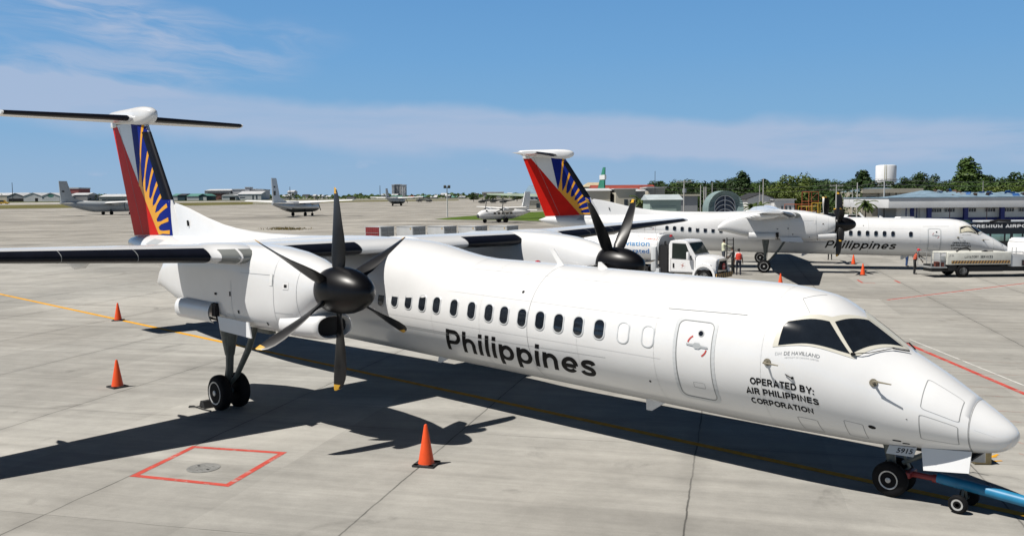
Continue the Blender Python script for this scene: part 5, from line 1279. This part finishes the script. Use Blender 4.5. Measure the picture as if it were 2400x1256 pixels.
# two-storey beige house behind it
r, W_, H = house(2020, 2153, 186, 449, 14, BEI, ROOFB, 'beige two-storey building with low blue hipped roof below the water tower', 'hip', 9, wins=((.08, .24, .60, .80), (.36, .42, .40, .80), (.48, .55, .40, .80), (.62, .98, .62, .76), (.36, .42, .10, .3), (.64, .80, .1, .4)), name='office_building', over=.0)
m = MB(); m.box((0, -.5, H+.15), (W_+.8, 1.4, .9)); m.box((-W_*.17, -.3, H/2), (1.0, .7, H)); m.box((.02*W_, -.3, H/2), (1.0, .7, H)); m.box((.12*W_, -.3, H/2), (.6, .7, H)); m.build('parapet', BEI, r, 30)
# water tower
P_ = spot(2075, 292); r = empty('water_tower', P_, RZ, 'white cylindrical water tank on legs standing above the trees', 'water tower'); zt, zb = height(2075, 387, 292), height(2075, 427, 292)
m = MB(); m.lathe([(zb-1.1, .6), (zb-.5, 2.4), (zb, 3.15), (zt-.5, 3.2), (zt-.15, 3.05), (zt, 2.2), (zt+.05, 0)], (0, 0, 0), 'z', 40); t_ = m.build('tank', mat('tower_white', (.78, .79, .80), .5, var=.06, vscale=.4), r, 40)
m = MB(); m.box((-1.6, -2.85, (zt+zb)/2), (.10, .10, zt-zb)); m.box((-1.15, -3.05, (zt+zb)/2), (.08, .08, zt-zb)); m.build('tank_ladder', mat('ladder_yellow', (.45, .42, .20), .6), t_)
m = MB(); m.lathe([(zb-.1, 3.5), (zb, 3.5)], (0, 0, 0), 'z', 32); 
for k in range(16): a = 2*pi*k/16; m.tube([(3.45*cos(a), 3.45*sin(a), zb), (3.45*cos(a), 3.45*sin(a), zb+1)], .04, 4)
m.tube([(3.45*cos(2*pi*k/32), 3.45*sin(2*pi*k/32), zb+1) for k in range(33)], .04, 4); m.build('walkway', STEEL, r)
for k in range(6):
    m = MB(); a = 2*pi*k/6+.3; m.tube([(2.9*cos(a), 2.9*sin(a), -1), (2.6*cos(a), 2.6*sin(a), zb-.4)], .18, 8); m.build('leg', ROOFW, r)
# cream terminal wing and sheds left of centre
house(1372, 1430, 152, 447, 9, CREAMW, ROOFW, 'cream building with sloping roof partly hidden by the second airliner fin', 'gable', 6, wins=((.45, .58, .35, .55),), name='cream_building')
house(1443, 1490, 150, 444, 9, CREAMW, ROOFW, 'cream block with a round dark window beyond the green wing', 'flat', 2, wins=((.42, .60, .42, .72), (.70, .80, .42, .7)), name='cream_building')
house(1489, 1512, 154, 448, 7, CREAMW, ROOFW, 'narrow cream block between two larger cream blocks', 'gable', 5, name='cream_building')
house(1519, 1558, 158, 441, 8, CREAMW, ROOFW, 'cream block with stepped roof at the right end of the cream row', 'flat', 2.5, name='cream_building')
house(1392, 1536, 176, 444, 10, mat('brick_red', (.20, .05, .035), .85, var=.3), ROOFR, 'long building with a rusty red roof behind the cream blocks', 'gable', 11, name='red_roofed_building')
house(1370, 1425, 190, 438, 10, BEI, mat('roof_tan', (.50, .42, .28), .7, var=.15), 'building with a tan hipped roof behind the red roof', 'hip', 11, name='tan_roofed_building')
house(1523, 1596, 118, 468, 6, PGRN, mat('roof_sheet', (.50, .56, .58), .5, var=.2, vscale=.4), 'pale green shed with a sheet metal roof beyond the second airliner', 'gable', 12, name='shed', doors=((.08, .86, .8),), doormat=PGRN)
house(1545, 1635, 140, 460, 6, GRW, mat('canopy_cream', (.48, .45, .36), .7), 'low open shed with a thin cream canopy behind the pale green shed', 'flat', 4, name='canopy_shed')
house(1752, 1815, 168, 466, 9, wallmat('wall_bright', (.72, .72, .71)), ROOFD, 'white house with a dark gabled roof behind the palms', 'gable_front', 11, name='white_house')
house(1815, 1862, 166, 469, 7, wallmat('wall_bright', (.72, .72, .71)), ROOFW, 'white workshop with a flat roof right of the dark gabled house', 'flat', 2, wins=((.35, .42, .1, .7), (.55, .62, .1, .7), (.75, .82, .1, .7)), name='workshop')
house(1230, 1272, 262, 455, 8, WHW, ROOFB, 'white building with a blue roof left of the second airliner fin', 'hip', 20, wins=((.1, .25, .5, .8), (.35, .45, .1, .8), (.6, .72, .5, .8)), name='control_building')
house(1224, 1290, 255, 470, 5, CREAMW, ROOFW, 'low pale annex in front of the blue roofed building', 'flat', 2, wins=((.5, .62, .3, .7),), name='annex')
# blue tarpaulin tent behind the wing of the second airliner
P_ = spot(1798, 100); r = empty('tarpaulin_tent', P_, RZ, 'pale blue tarpaulin tent humped behind the second airliner wing', 'tent'); zt = height(1798, 482, 100)
m = MB(); m.loft([[(-1.9*q+.02, -1.6*q, z), (1.9*q, -1.6*q, z), (1.9*q, 1.6*q, z), (-1.9*q, 1.6*q, z)] for q, z in ((1, zt-.75), (.75, zt-.55), (.35, zt-.12), (.12, zt))]); m.build('canopy', mat('tarp_pale', (.38, .47, .62), .7, var=.12), r, 30)
for s in (-1, 1):
    for q in (-1, 1): m = MB(); m.tube([(s*1.85, q*1.5, -.1), (s*1.85, q*1.5, zt-.7)], .05, 6); m.build('leg', STEEL, r)
# arched walkway shelter with ribbed mouth
P_ = spot(1702, 104); r = empty('arched_shelter', P_, RZ, 'grey green arched fabric shelter with a dark ribbed opening', 'shelter'); zt = height(1702, 447, 104); Rw = 2.05; zs = zt-Rw
m = MB()
for k in range(48):
    a0, a1 = pi*k/48, pi*(k+1)/48; j0, j1 = (.05 if k % 2 else 0), (.05 if (k+1) % 2 else 0)
    m.poly([((Rw-j0)*cos(a0), 0, zs+(Rw-j0)*sin(a0)), ((Rw-j1)*cos(a1), 0, zs+(Rw-j1)*sin(a1)), (1.22*cos(a1), .55+j1*3, zs+.30+1.22*sin(a1)), (1.22*cos(a0), .55+j0*3, zs+.30+1.22*sin(a0))])
m.loft([[(Rw*cos(pi*k/24), y, zs+Rw*sin(pi*k/24)) for k in range(25)] for y in (0, 3.2)], False, False, False)
for s in (-1, 1): m.poly([(s*Rw, 0, -.2), (s*1.22, .55, -.2), (s*1.22, .55, zs+.30), (s*Rw, 0, zs)]); m.poly([(s*Rw, 0, -.2), (s*Rw, 3.2, -.2), (s*Rw, 3.2, zs), (s*Rw, 0, zs)])
m.build('canopy', mat('shelter_fabric', (.19, .26, .26), .75, var=.25, vscale=1.5), r, 25)
m = MB(); m.poly([(1.3, .85, -.2), (1.3, .85, zs+.3)]+[(1.3*cos(pi*k/16), .85, zs+.3+1.3*sin(pi*k/16)) for k in range(1, 16)]+[(-1.3, .85, zs+.3), (-1.3, .85, -.2)]); m.build('opening', mat('shelter_glass', (.008, .016, .045), .2, spec=.6), r)
m = MB()
for q in range(5):
    zq = zs+.28-.52*q; m.tube([(1.20*cos(pi*k/16), .60, zq+1.20*sin(pi*k/16)) for k in range(17)], .05, 5)
m.tube([(0, .58, 0), (0, .58, zs+1.5)], .05, 6); 
for s in (-1, 1): m.tube([(s*1.2, .58, -.1), (s*1.2, .58, zs+.3)], .05, 5)
m.build('rib', mat('rib_white', (.62, .63, .64), .5), r)

# far side of the airfield, left
house(-60, 45, 690, 458, 30, CREAMW, ROOFW, 'long cream hangar at the far left edge of the picture', 'gable', 6, name='hangar')
house(16, 56, 680, 460, 26, GRW, ROOFW, 'white gabled hangar with a wide dark opening at far left', 'gable_front', 7, doors=((.1, .95, .55),), name='hangar')
house(56, 98, 672, 459.5, 26, WHW, ROOFW, 'white gabled hangar with a dark central door', 'gable_front', 7, doors=((.62, .78, .6),), name='hangar')
r, W_, H = house(98, 140, 668, 459.5, 26, WHW, ROOFW, 'white gabled hangar with a green emblem under the gable', 'gable_front', 7, wins=((.02, .12, .55, .7),), name='hangar')
m = MB(); m.lathe([(0, 2.4), (.15, 2.4), (.15, 0)], (0, 0, 0), 'y', 20)
for v_ in m.bm.verts: v_.co = Vector((v_.co.x*1.0, -.01+v_.co.y*-.2, H+.2+v_.co.z*.5))
m.build('emblem', ROOFG, r)
house(155, 185, 730, 443, 20, mat('hotel_red', (.32, .10, .10), .8), ROOFW, 'red and grey multi-storey building behind the grey transport aeroplane tail', 'flat', 3, wins=((.05, .95, .2, .35), (.05, .95, .5, .62)), name='red_building')
house(165, 205, 690, 457, 20, GRW, ROOFW, 'grey hangar right of the transport aeroplane tail', 'gable', 5, name='hangar')
house(232, 300, 660, 461, 22, GRW, ROOFW, 'long pale roofed hangar left of the red rudder', 'gable', 6, name='hangar', wins=((.1, .9, .1, .45),))
house(402, 416, 665, 459, 20, WHW, ROOFG, 'small green roofed hangar right beside the foreground fin', 'gable', 5, name='hangar')
house(416, 433, 660, 458, 20, TEALW, ROOFD, 'small dark hangar right of the green roofed one', 'gable', 4, name='hangar')
house(438, 466, 660, 460, 20, WHW, ROOFG, 'white hangar with a green roof and open dark bay beside it', 'gable', 6, name='hangar')
house(466, 485, 655, 459, 20, TEALW, ROOFG, 'teal hangar end with a pale door', 'gable_front', 4, doors=((.55, .95, .7),), doormat=WHW, name='hangar')
house(488, 518, 700, 455, 20, mat('brick_wall', (.16, .07, .06), .85), ROOFD, 'dark red brick building between hangars', 'flat', 3, name='brick_building')
house(480, 540, 735, 447, 30, GRW, ROOFW, 'large grey hall with a long pale roof on the skyline', 'gable', 4, name='grey_hall')
house(520, 553, 665, 460, 20, WHW, ROOFW, 'white arched hangar with a dark mouth', 'vault', 5, doors=((.55, .95, .8),), name='hangar')
house(558, 612, 670, 455, 24, WHW, ROOFW, 'white hangar with a tall pale roof and two dark doors', 'gable', 7, wins=((.08, .3, .35, .5), (.62, .68, .1, .8), (.78, .84, .1, .8)), name='hangar')
house(545, 600, 738, 445, 30, wallmat('terminal_far', (.55, .56, .58)), ROOFW, 'pale terminal with stepped roof on the skyline', 'flat', 2, wins=((.05, .95, .45, .6),), name='far_terminal')
house(575, 585, 736, 440, 10, wallmat('terminal_far', (.55, .56, .58)), ROOFW, 'small control tower standing on the pale skyline terminal', 'flat', 1.5, name='control_tower')
house(600, 618, 737, 446, 20, WHW, ROOFW, 'white block at the right end of the skyline terminal', 'flat', 2, name='white_block')
house(674, 688, 735, 450, 14, WHW, ROOFW, 'small white building with a low roof among trees right of the tall silver fin', 'gable', 4, name='white_building')
for px0, px1, ye, lab, c in ((918.5, 924, 434, 'left tower of the distant grey white high rise', WHW), (925, 938, 433, 'middle slab of the distant grey white high rise', GRW), (939, 949.5, 434, 'right tower of the distant grey white high rise', WHW)):
    house(px0, px1, 739 if c is WHW else 741, ye, 12, c, ROOFW, lab, 'flat', 1, wins=[(.15, .35, .06+.1*k, .11+.1*k) for k in range(9)]+[(.6, .85, .06+.1*k, .11+.1*k) for k in range(9)], name='high_rise', cat='high rise')
house(1130, 1180, 735, 452, 20, CREAMW, ROOFW, 'long low cream building on the skyline right of the lamp post', 'flat', 2, name='long_building')
rg = random.Random(21)
for k in range(34):
    px = rg.uniform(620, 1225); w_ = rg.uniform(5, 17); ye = horizon_y(px)-rg.uniform(4, 11)
    house(px, px+w_, rg.uniform(690, 738), ye, 10, rg.choice((WHW, CREAMW, GRW, WHW)), rg.choice((ROOFW, ROOFW, ROOFR, ROOFD, ROOFG)), 'tiny pale house among the trees along the far skyline', 'gable', rg.uniform(1.5, 4), name='distant_house', cat='house', group='tiny houses along the far skyline')

# ------------------------------------------------------------------ poles, wires, ground gear
def pole(px, D, ytop, label, r_=.11, arm=None, name='utility_pole', lamp=False, mt=None):
    P = spot(px, D); H = height(px, ytop, D); r = empty(name, P, RZ, label, 'lamp post' if lamp else 'pole')
    m = MB(); m.tube([(0, 0, -.3), (0, 0, H*.6), (0, 0, H)], [r_, r_*.85, r_*.65], 8); m.build('post', mt or mat('pole_grey', (.45, .44, .42), .7), r)
    if arm:
        m = MB(); 
        for z in arm: m.box((0, 0, H-z), (2.2, .12, .12))
        for z in arm:
            for x in (-1, -.4, .4, 1): m.tube([(x, 0, H-z), (x, 0, H-z+.25)], .05, 5)
        m.build('crossarm', mat('arm_grey', (.35, .34, .32), .7), r)
    if lamp:
        m = MB()
        for s in (-1, 1): m.box((s*.45, -.2, H), (.6, .5, .55), Matrix.Rotation(.5, 3, 'X'), .04)
        m.box((0, 0, H-.15), (1.3, .1, .1)); m.build('floodlight', MILD, r)
    return P, H
pole(1048, 200, 438, 'tall white lamp post with two dark floodlights on the grass tip', .14, None, 'lamp_post', True, mat('pole_white', (.62, .62, .62), .6))
W1 = [pole(1960, 150, 432, 'utility pole behind the upper blades of the second airliner propeller', .14, (.3, 1.)), pole(2072, 150, 420, 'tall utility pole with crossarms in front of the water tower', .16, (.3, 1.1))]
pole(2009, 148, 428, 'pale street lamp pole left of the beige building', .12); pole(1998, 160, 442, 'thin grey pole just left of the street lamp pole', .09)
pole(1535, 150, 401, 'thin dark mast above the pale green shed', .06, None, 'mast', mt=MILD); pole(1603, 130, 422, 'pole with a transformer left of the arched shelter', .11, (.3,)); pole(1642, 132, 434, 'light pole just right of the transformer pole', .09)
pole(1650, 112, 438, 'white post left of the arched shelter, left of a pair', .10, None, 'post'); pole(1654.5, 112, 438, 'white post left of the arched shelter, right of a pair', .10, None, 'post')
pole(1669, 150, 428, 'thin pole over the left shoulder of the arched shelter', .08); pole(1780, 150, 434, 'slim grey pole left of the taller grey pole by the white house', .08); pole(1788.5, 150, 418, 'taller grey pole in front of the dark gabled house', .12)
pole(2303, 160, 424, 'faint thin pole in front of the trees over the terminal roof', .06); pole(30, 640, 428, 'thin lattice mast on the far left skyline', .25, None, 'mast', mt=MILD); pole(891, 730, 435, 'thin mast left of the distant high rise', .3, None, 'mast', mt=MILD); pole(680, 735, 438, 'thin mast right of the tall silver fin', .3, None, 'mast', mt=MILD)
P_ = spot(1604, 129.4); m = MB(); m.lathe([(0, .28), (.6, .28)], (P_.x, P_.y, P_.z+height(1604, 452, 130)), 'z', 14); m.build('transformer', STEEL, label='grey drum transformer hanging on the pole left of the shelter', cat='transformer')
m = MB(); (pa, ha), (pb, hb) = W1; pc = spot(2600, 150)
for dz in (.05, .75):
    for l in (-.9, .9):
        for p, hp, q, hq in ((pa, ha, pb, hb), (pb, hb, pc, hb), (spot(1500, 150), ha, pa, ha)):
            A_, B_ = p+Vector((0, 0, hp-dz))+FH*l, q+Vector((0, 0, hq-dz))+FH*l
            m.tube([A_.lerp(B_, t/8)-Vector((0, 0, 2.4*(t/8)*(1-t/8))) for t in range(9)], .022, 4)
m.build('power_lines', mat('wire', (.06, .06, .06), .6), label='sagging power lines strung between the utility poles', cat='power line')
YG = mat('gear_yellow', (.55, .34, .03), .5, var=.3, vscale=2); RG = mat('gear_red', (.40, .10, .04), .6, var=.3, vscale=2)
def frame_stand(px, D, ytop, w_, label, mt, name, cat, cross=True):
    P = spot(px, D); H = height(px, ytop, D); r = empty(name, P, RZ+.3, label, cat); m = MB()
    for x in (-w_/2, w_/2):
        for y in (-w_/2, w_/2): m.tube([(x, y, .2), (x, y, H)], .045, 5)
    n = max(2, int(H/1.1))
    for k in range(1, n+1):
        z = H*k/n
        for s in (-1, 1): m.tube([(-w_/2, s*w_/2, z), (w_/2, s*w_/2, z)], .032, 4); m.tube([(s*w_/2, -w_/2, z), (s*w_/2, w_/2, z)], .032, 4)
        if cross: m.tube([(-w_/2, -w_/2, z-H/n), (w_/2, -w_/2, z)], .028, 4)
    m.build('frame', mt, r); m = MB(); m.box((0, 0, H*.62), (w_, w_, .1)); m.build('platform', STEEL, r)
    m = MB()
    for x in (-w_/2, w_/2):
        for y in (-w_/2, w_/2): m.lathe([(-.1, .2), (.1, .2)], (x, y, .2), 'y', 10)
    m.build('wheel', TYRE, r)
frame_stand(1899, 128, 450, 1.6, 'tall rust red lattice work stand among the parked ground gear', RG, 'work_stand', 'work stand'); frame_stand(1920, 110, 476, 1.2, 'yellow maintenance stairs just left of the second airliner propeller', YG, 'work_stand', 'work stand', False)
frame_stand(1872, 122, 479, 2.6, 'low orange stand with railings left of the tall red stand', RG, 'work_stand', 'work stand'); frame_stand(1895, 118, 484, 1.8, 'low yellow stand in front of the tall red stand', YG, 'work_stand', 'work stand')
def car(px, D, deg, label, mt, L_=4.3, tall=0.):
    P = spot(px, D); h = head(deg); r = empty('parked_car', P, atan2(h.y, h.x), label, 'car')
    m = MB(); m.prism([(-L_/2, -.85, .35), (L_/2, -.85, .35), (L_/2, -.85, .75), (L_*.22, -.85, .95+tall*.3), (-L_/2, -.85, .95+tall*.3)], (0, 1.7, 0)); b = m.build('body', mt, r, 30)
    m = MB(); m.prism([(-L_*.45, -.76, .96+tall*.3), (L_*.24, -.76, .96+tall*.3), (L_*.05, -.72, 1.5+tall), (-L_*.36, -.72, 1.5+tall)], (0, 1.48, 0)); c = m.build('cabin', mt, r, 30)
    m = MB(); m.prism([(-L_*.40, -.775, 1.02+tall*.3), (L_*.20, -.775, 1.02+tall*.3), (L_*.04, -.745, 1.42+tall), (-L_*.34, -.745, 1.42+tall)], (0, .02, 0)); m.build('side_window', VGLASS, c)
    for x in (-L_*.3, L_*.3):
        for s in (-1, 1): tyre(r, (x, s*.80, .33), .33, .2, s)
car(2004, 150, 8, 'white car parked beyond the second airliner, left of the street equipment', TWHITE); car(2028, 108, 4, 'white pickup truck right behind the second airliner propeller', TWHITE, 5.0, .2); car(2110, 120, 185, 'white van beside the terminal entrance', TWHITE, 4.4, .5)
car(8, 520, 0, 'yellow and white vehicle at the far left edge by the hangars', YG, 6, .8); car(1945, 160, 20, 'grey car under the trees left of the utility pole', GREYP)
for k, (px, D, deg, lab) in enumerate(((2056, 112, 0, 'dark parked motorcycle left of two others near the terminal'), (2066, 111, 10, 'dark parked motorcycle in the middle of three near the terminal'), (2084, 112, -10, 'dark parked motorcycle at the right of three near the terminal'))):
    P = spot(px, D); h = head(deg); r = empty('motorcycle', P, atan2(h.y, h.x), lab, 'motorcycle', 'motorcycles by the terminal')
    for x in (-.65, .65): m = MB(); m.lathe([(-.06, .22), (-.06, .30), (.06, .30), (.06, .22)], (x, 0, .30), 'y', 16); m.build('wheel', TYRE, r)
    m = MB(); m.loft([[(x, w_*cos(a), z+q*sin(a)) for a in (2*pi*j/8 for j in range(8))] for x, w_, z, q in ((-.7, .05, .8, .05), (-.3, .14, .75, .12), (.2, .16, .78, .18), (.5, .08, .9, .1))]); m.tube([(.65, 0, .3), (.42, 0, 1.05)], .04, 6); m.tube([(.42, -.32, 1.08), (.42, .32, 1.08)], .02, 5); m.build('body', CHASSIS, r); m = MB(); m.box((-.25, 0, .84), (.6, .22, .08), bev=.03); m.build('saddle', CHASSIS, r)
r = empty('concrete_wedge', spot(2012, 106), RZ, 'white triangular barrier piece behind the second airliner fuselage', 'barrier'); m = MB(); m.prism([(-.55, -.3, 0), (1.2, -.3, 0), (-.25, -.3, 2.0), (-.55, -.3, 2.0)], (0, .6, 0)); m.build('barrier_body', TWHITE, r)
m = MB(); P_ = spot(2240, 128)
for x in (-2, -1.3, .8, 1.7): m.box((P_.x+RH.x*x, P_.y+RH.y*x, P_.z+.6), (.7, .7, 1.2), Matrix.Rotation(RZ, 3, 'Z'))
m.box((P_.x, P_.y, P_.z+.55), (3.2, .5, .12), Matrix.Rotation(RZ, 3, 'Z')); m.build('garden_bench', mat('bench_green', (.02, .06, .045), .7), label='dark green bench set in front of the terminal wall', cat='bench')

# ------------------------------------------------------------------ trees
def leafmat(n, c, c2):
    m = bpy.data.materials.new(n); m.use_nodes = True; t = m.node_tree; b = t.nodes['Principled BSDF']; b.inputs['Roughness'].default_value = .6; b.inputs['Specular IOR Level'].default_value = .25
    g = t.nodes.new('ShaderNodeTexCoord'); k = t.nodes.new('ShaderNodeTexNoise'); k.inputs['Scale'].default_value = .9; k.inputs['Detail'].default_value = 4; t.links.new(g.outputs['Object'], k.inputs['Vector'])
    r = t.nodes.new('ShaderNodeMapRange'); r.inputs[1].default_value = .35; r.inputs[2].default_value = .65; t.links.new(k.outputs[0], r.inputs[0])
    mx = t.nodes.new('ShaderNodeMix'); mx.data_type = 'RGBA'; mx.inputs[6].default_value = (*c, 1); mx.inputs[7].default_value = (*c2, 1); t.links.new(r.outputs[0], mx.inputs['Factor']); t.links.new(mx.outputs[2], b.inputs['Base Color']); return m
LEAF = {'dark': leafmat('leaf_dark', (.018, .040, .010), (.035, .065, .014)), 'mid': leafmat('leaf_mid', (.035, .075, .014), (.070, .110, .022)), 'light': leafmat('leaf_light', (.065, .105, .018), (.115, .14, .028)), 'palm': leafmat('leaf_palm', (.03, .06, .012), (.07, .09, .02))}
BARK = mat('bark', (.11, .085, .06), .9, var=.3, vscale=3)
def leafquad(m, p, n, s, rg):
    a = n.cross(Vector((rg.uniform(-1, 1), rg.uniform(-1, 1), rg.uniform(-1, 1)))); a = a.normalized() if a.length > 1e-3 else Vector((1, 0, 0)); b = n.cross(a).normalized()
    m.poly([p-a*s, p-b*s*.55, p+a*s, p+b*s*.55])
def tree_proto(kind, seed, form):
    """unit-height tree: tapered trunk with limbs, crown of leaf clumps in several lobes"""
    rg = random.Random(seed); m = MB(); lobes = []
    if form == 'broad':
        for k in range(24): a = rg.uniform(0, 2*pi); q = .38*sqrt(rg.random()); lobes.append((Vector((q*cos(a), q*sin(a), rg.uniform(.26, .88)-q*.4)), rg.uniform(.10, .19)))
        n = 4200
    elif form == 'tall':
        for k in range(34): z = .2+.78*k/33; q = (1-z)*.40+.02; a = k*2.4; q *= rg.uniform(.5, 1.); lobes.append((Vector((q*cos(a), q*sin(a), z)), rg.uniform(.05, .09)+.07*(1-z)))
        n = 3800
    elif form == 'open':
        for k in range(20): a = rg.uniform(0, 2*pi); q = rg.uniform(.05, .40); lobes.append((Vector((q*cos(a), q*sin(a), rg.uniform(.34, .93)-q*.3)), rg.uniform(.07, .14)))
        n = 2800
    if form != 'palm':
        tot = sum(r**2 for _, r in lobes)
        for c, r in lobes:
            for j in range(int(n*r*r/tot)):
                d = Vector((rg.gauss(0, 1), rg.gauss(0, 1), rg.gauss(0, .85))).normalized(); p = c+d*r*rg.uniform(.55, 1.08)
                if p.z < .2: continue
                nn = (d+Vector((rg.uniform(-.8, .8), rg.uniform(-.8, .8), rg.uniform(-.3, .9)))).normalized(); leafquad(m, p, nn, rg.uniform(.018, .036), rg)
    else:
        for k in range(26):
            a = 2*pi*k/26+rg.uniform(-.2, .2); el_ = rg.uniform(-.3, 1.1); pr_ = Vector((0, 0, .80)); d = Vector((cos(a)*cos(el_), sin(a)*cos(el_), sin(el_)))
            for j in range(9):
                d = (d+Vector((0, 0, -.16))).normalized(); q = pr_+d*.045; sd = d.cross(Vector((0, 0, 1))).normalized()
                for s in (-1, 1): e_ = sd*s*(.075*(1-abs(j-4)/7))+Vector((0, 0, -.03)); m.poly([pr_, q, q+e_*.7, pr_+e_])
                pr_ = q
    cr = m.build('crown', LEAF[kind], None, 180, recalc=False)
    m = MB(); top = .78 if form == 'palm' else .55
    m.tube([(0, 0, -.04), (.01, .0, top*.5), (.0, .01, top)], [.030 if form != 'palm' else .022, .022, .014], 8)
    if form != 'palm':
        for c, r in lobes[:8]: m.tube([(0, 0, rg.uniform(.25, .42)), c*.55+Vector((0, 0, .17)), c], [.014, .010, .005], 6)
    tk = m.build('trunk', BARK, None, 60)
    return cr, tk
PROTO = {}
def tree(px, D, ytop, label, kind='dark', form='broad', sx=1., seed=0, name='tree', z=0.):
    key = (kind, form, seed % 3); first = key not in PROTO
    if first: PROTO[key] = tree_proto(kind, hash((form, seed % 3)) % 97 if False else (sum(map(ord, kind+form))+seed % 3*7), form)
    P = spot(px, D); H = height(px, ytop, D); r = empty(name, P, seed*1.7, label, 'tree', 'trees behind the airport buildings' if name != 'background_tree' else 'back row of trees')
    for o in PROTO[key]:
        c = o if first else o.copy()
        if not first: COL.objects.link(c)
        c.parent = r; c.scale = (H*sx, H*sx, H)
T_ = (('dark broadleaf tree rising over the rusty red roof', 1556, 205, 428, 'dark', 'broad', 1.1), ('dark leafy tree right of the thin mast', 1584, 205, 420, 'mid', 'broad', 1.), ('tall full tree behind the transformer pole', 1612, 200, 408, 'dark', 'broad', 1.1), ('mid green tree right behind the light pole', 1640, 205, 416, 'mid', 'broad', 1.),
      ('small dark tree left above the arched shelter', 1668, 210, 424, 'dark', 'open', 1.), ('bent dark tree right above the arched shelter', 1698, 215, 424, 'dark', 'open', .8), ('leafy tree low behind the right side of the shelter', 1716, 190, 440, 'mid', 'broad', 1.4), ('tall dark pine-like tree left of the white house', 1740, 205, 407, 'dark', 'tall', 1.4),
      ('mid green tree behind the slim grey pole', 1772, 205, 428, 'mid', 'broad', 1.2), ('dark tree behind the dark gabled roof', 1806, 210, 424, 'dark', 'broad', 1.2), ('largest light green rounded tree behind the workshop', 1862, 186, 402, 'light', 'broad', 1.25), ('light green lower tree at the left foot of the largest one', 1836, 182, 428, 'light', 'broad', 1.3), ('light green lower tree at the right foot of the largest one', 1893, 184, 426, 'mid', 'broad', 1.3),
      ('small dark tree right of the large light green tree', 1916, 205, 420, 'dark', 'broad', 1.), ('dark tree behind the second airliner propeller', 1945, 205, 424, 'dark', 'open', 1.2), ('mid green tree behind the left utility pole', 1968, 200, 430, 'mid', 'broad', 1.2), ('bushy dark tree right of the left utility pole', 1994, 205, 424, 'dark', 'broad', 1.2), ('dark palm-crowned tree left of the water tower', 2022, 215, 402, 'dark', 'tall', 1.5), ('dark tree directly left of the water tank', 2043, 220, 418, 'dark', 'broad', 1.1),
      ('dark tree below the water tank', 2074, 230, 431, 'dark', 'broad', 1.2), ('spreading dark tree directly right of the water tank', 2117, 225, 412, 'dark', 'open', 1.1), ('tall dark open tree right of the water tower', 2153, 225, 399, 'dark', 'open', 1.0), ('low dark tree over the beige building roof', 2136, 215, 432, 'mid', 'broad', 1.3), ('low dark tree between two taller ones over the terminal', 2190, 215, 419, 'dark', 'broad', 1.1), ('mid green tree over the left end of the torn roof', 2224, 210, 418, 'mid', 'broad', 1.1),
      ('tallest tree, conical and dark, over the terminal', 2266, 215, 374, 'mid', 'tall', 1.35), ('light tree at the right foot of the conical tree', 2290, 195, 414, 'mid', 'broad', 1.2), ('thin topped tree right of the conical tree', 2318, 215, 406, 'dark', 'open', 1.1), ('light green tree over the middle of the torn roof', 2330, 185, 430, 'light', 'broad', 1.3), ('dark tree behind the light green one at right', 2350, 210, 408, 'dark', 'broad', 1.2), ('light green tree near the right edge', 2368, 182, 422, 'light', 'broad', 1.3), ('tall dark tree cut by the right edge', 2404, 195, 376, 'dark', 'open', 1.1), ('mid green tree below the tall one at the right edge', 2396, 190, 410, 'mid', 'broad', 1.3), ('bushy green tree left of the conical tree', 2246, 200, 424, 'mid', 'broad', 1.3),
      ('round dark bush-like tree on the far apron edge', 1110, 470, 449, 'dark', 'broad', 1.1), ('round green tree beyond the light twin aeroplane', 1150, 480, 453, 'mid', 'broad', 1.6), ('mid green tree left of the blue roofed white building', 1212, 470, 450, 'mid', 'broad', 1.4))
for k, (lab, px, D, yt, kd, fm, sx) in enumerate(T_): tree(px, D, yt, lab, kd, fm, sx, k)
rg = random.Random(14)
for k in range(46): tree(1536+k*20+rg.uniform(-6, 6), rg.uniform(236, 262), rg.uniform(411, 428), 'dark tree in the dense back row closing the view behind the airport buildings', rg.choice(('dark', 'dark', 'mid')), 'broad', rg.uniform(1.2, 1.6), k, 'background_tree')
for k, (px, D, yt, lab) in enumerate(((1762, 118, 474, 'small palm in front of the white house, left of a pair'), (1782, 120, 471, 'small palm in front of the white house, right of a pair'), (2030, 128, 463, 'palm beside the street lamp pole'), (1500, 148, 455, 'dark palm in front of the cream block'))): tree(px, D, yt, lab, 'palm', 'palm', 1., k, 'palm_tree')
# shrubs and underwood below the trees: one mass
m = MB(); rg = random.Random(8)
for k in range(14000):
    px = rg.uniform(1530, 2480); D = rg.uniform(192, 240) if rg.random() < .75 else rg.uniform(160, 190); hh = 7.8*rg.random()**.9*(.8+.12*sin(px*.05)+.12*sin(px*.13+1)); P = spot(px, D, hh)
    if D < 190 and not (1560 < px < 1640 or 1905 < px < 2020): continue
    leafquad(m, P, Vector((rg.uniform(-1, 1), rg.uniform(-1, 1), rg.uniform(.1, 1))).normalized(), rg.uniform(.25, .55), rg)
m.build('undergrowth', LEAF['dark'], kind='stuff', ang=180, recalc=False)
# far wooded skyline: one mass
m = MB(); rg = random.Random(4)
for k in range(15000):
    px = rg.uniform(-120, 1330); D = rg.uniform(690, 1000); q = (sin(px*.031)+sin(px*.083+1.3)+sin(px*.21+.4)*.7+sin(px*.47))*.25
    hh = (2.6+2.0*max(q, -.7)+(1.6 if px < 330 else 0))*(1.15 if D > 800 else 1.); z = rg.uniform(-1, 1)*.0+hh*rg.random()**.7
    P = spot(px, D, z); leafquad(m, P, Vector((rg.uniform(-1, 1), rg.uniform(-1, 1), rg.uniform(.1, 1))).normalized(), rg.uniform(.7, 1.5), rg)
m.build('far_woods', LEAF['mid'], kind='stuff', ang=180, recalc=False)
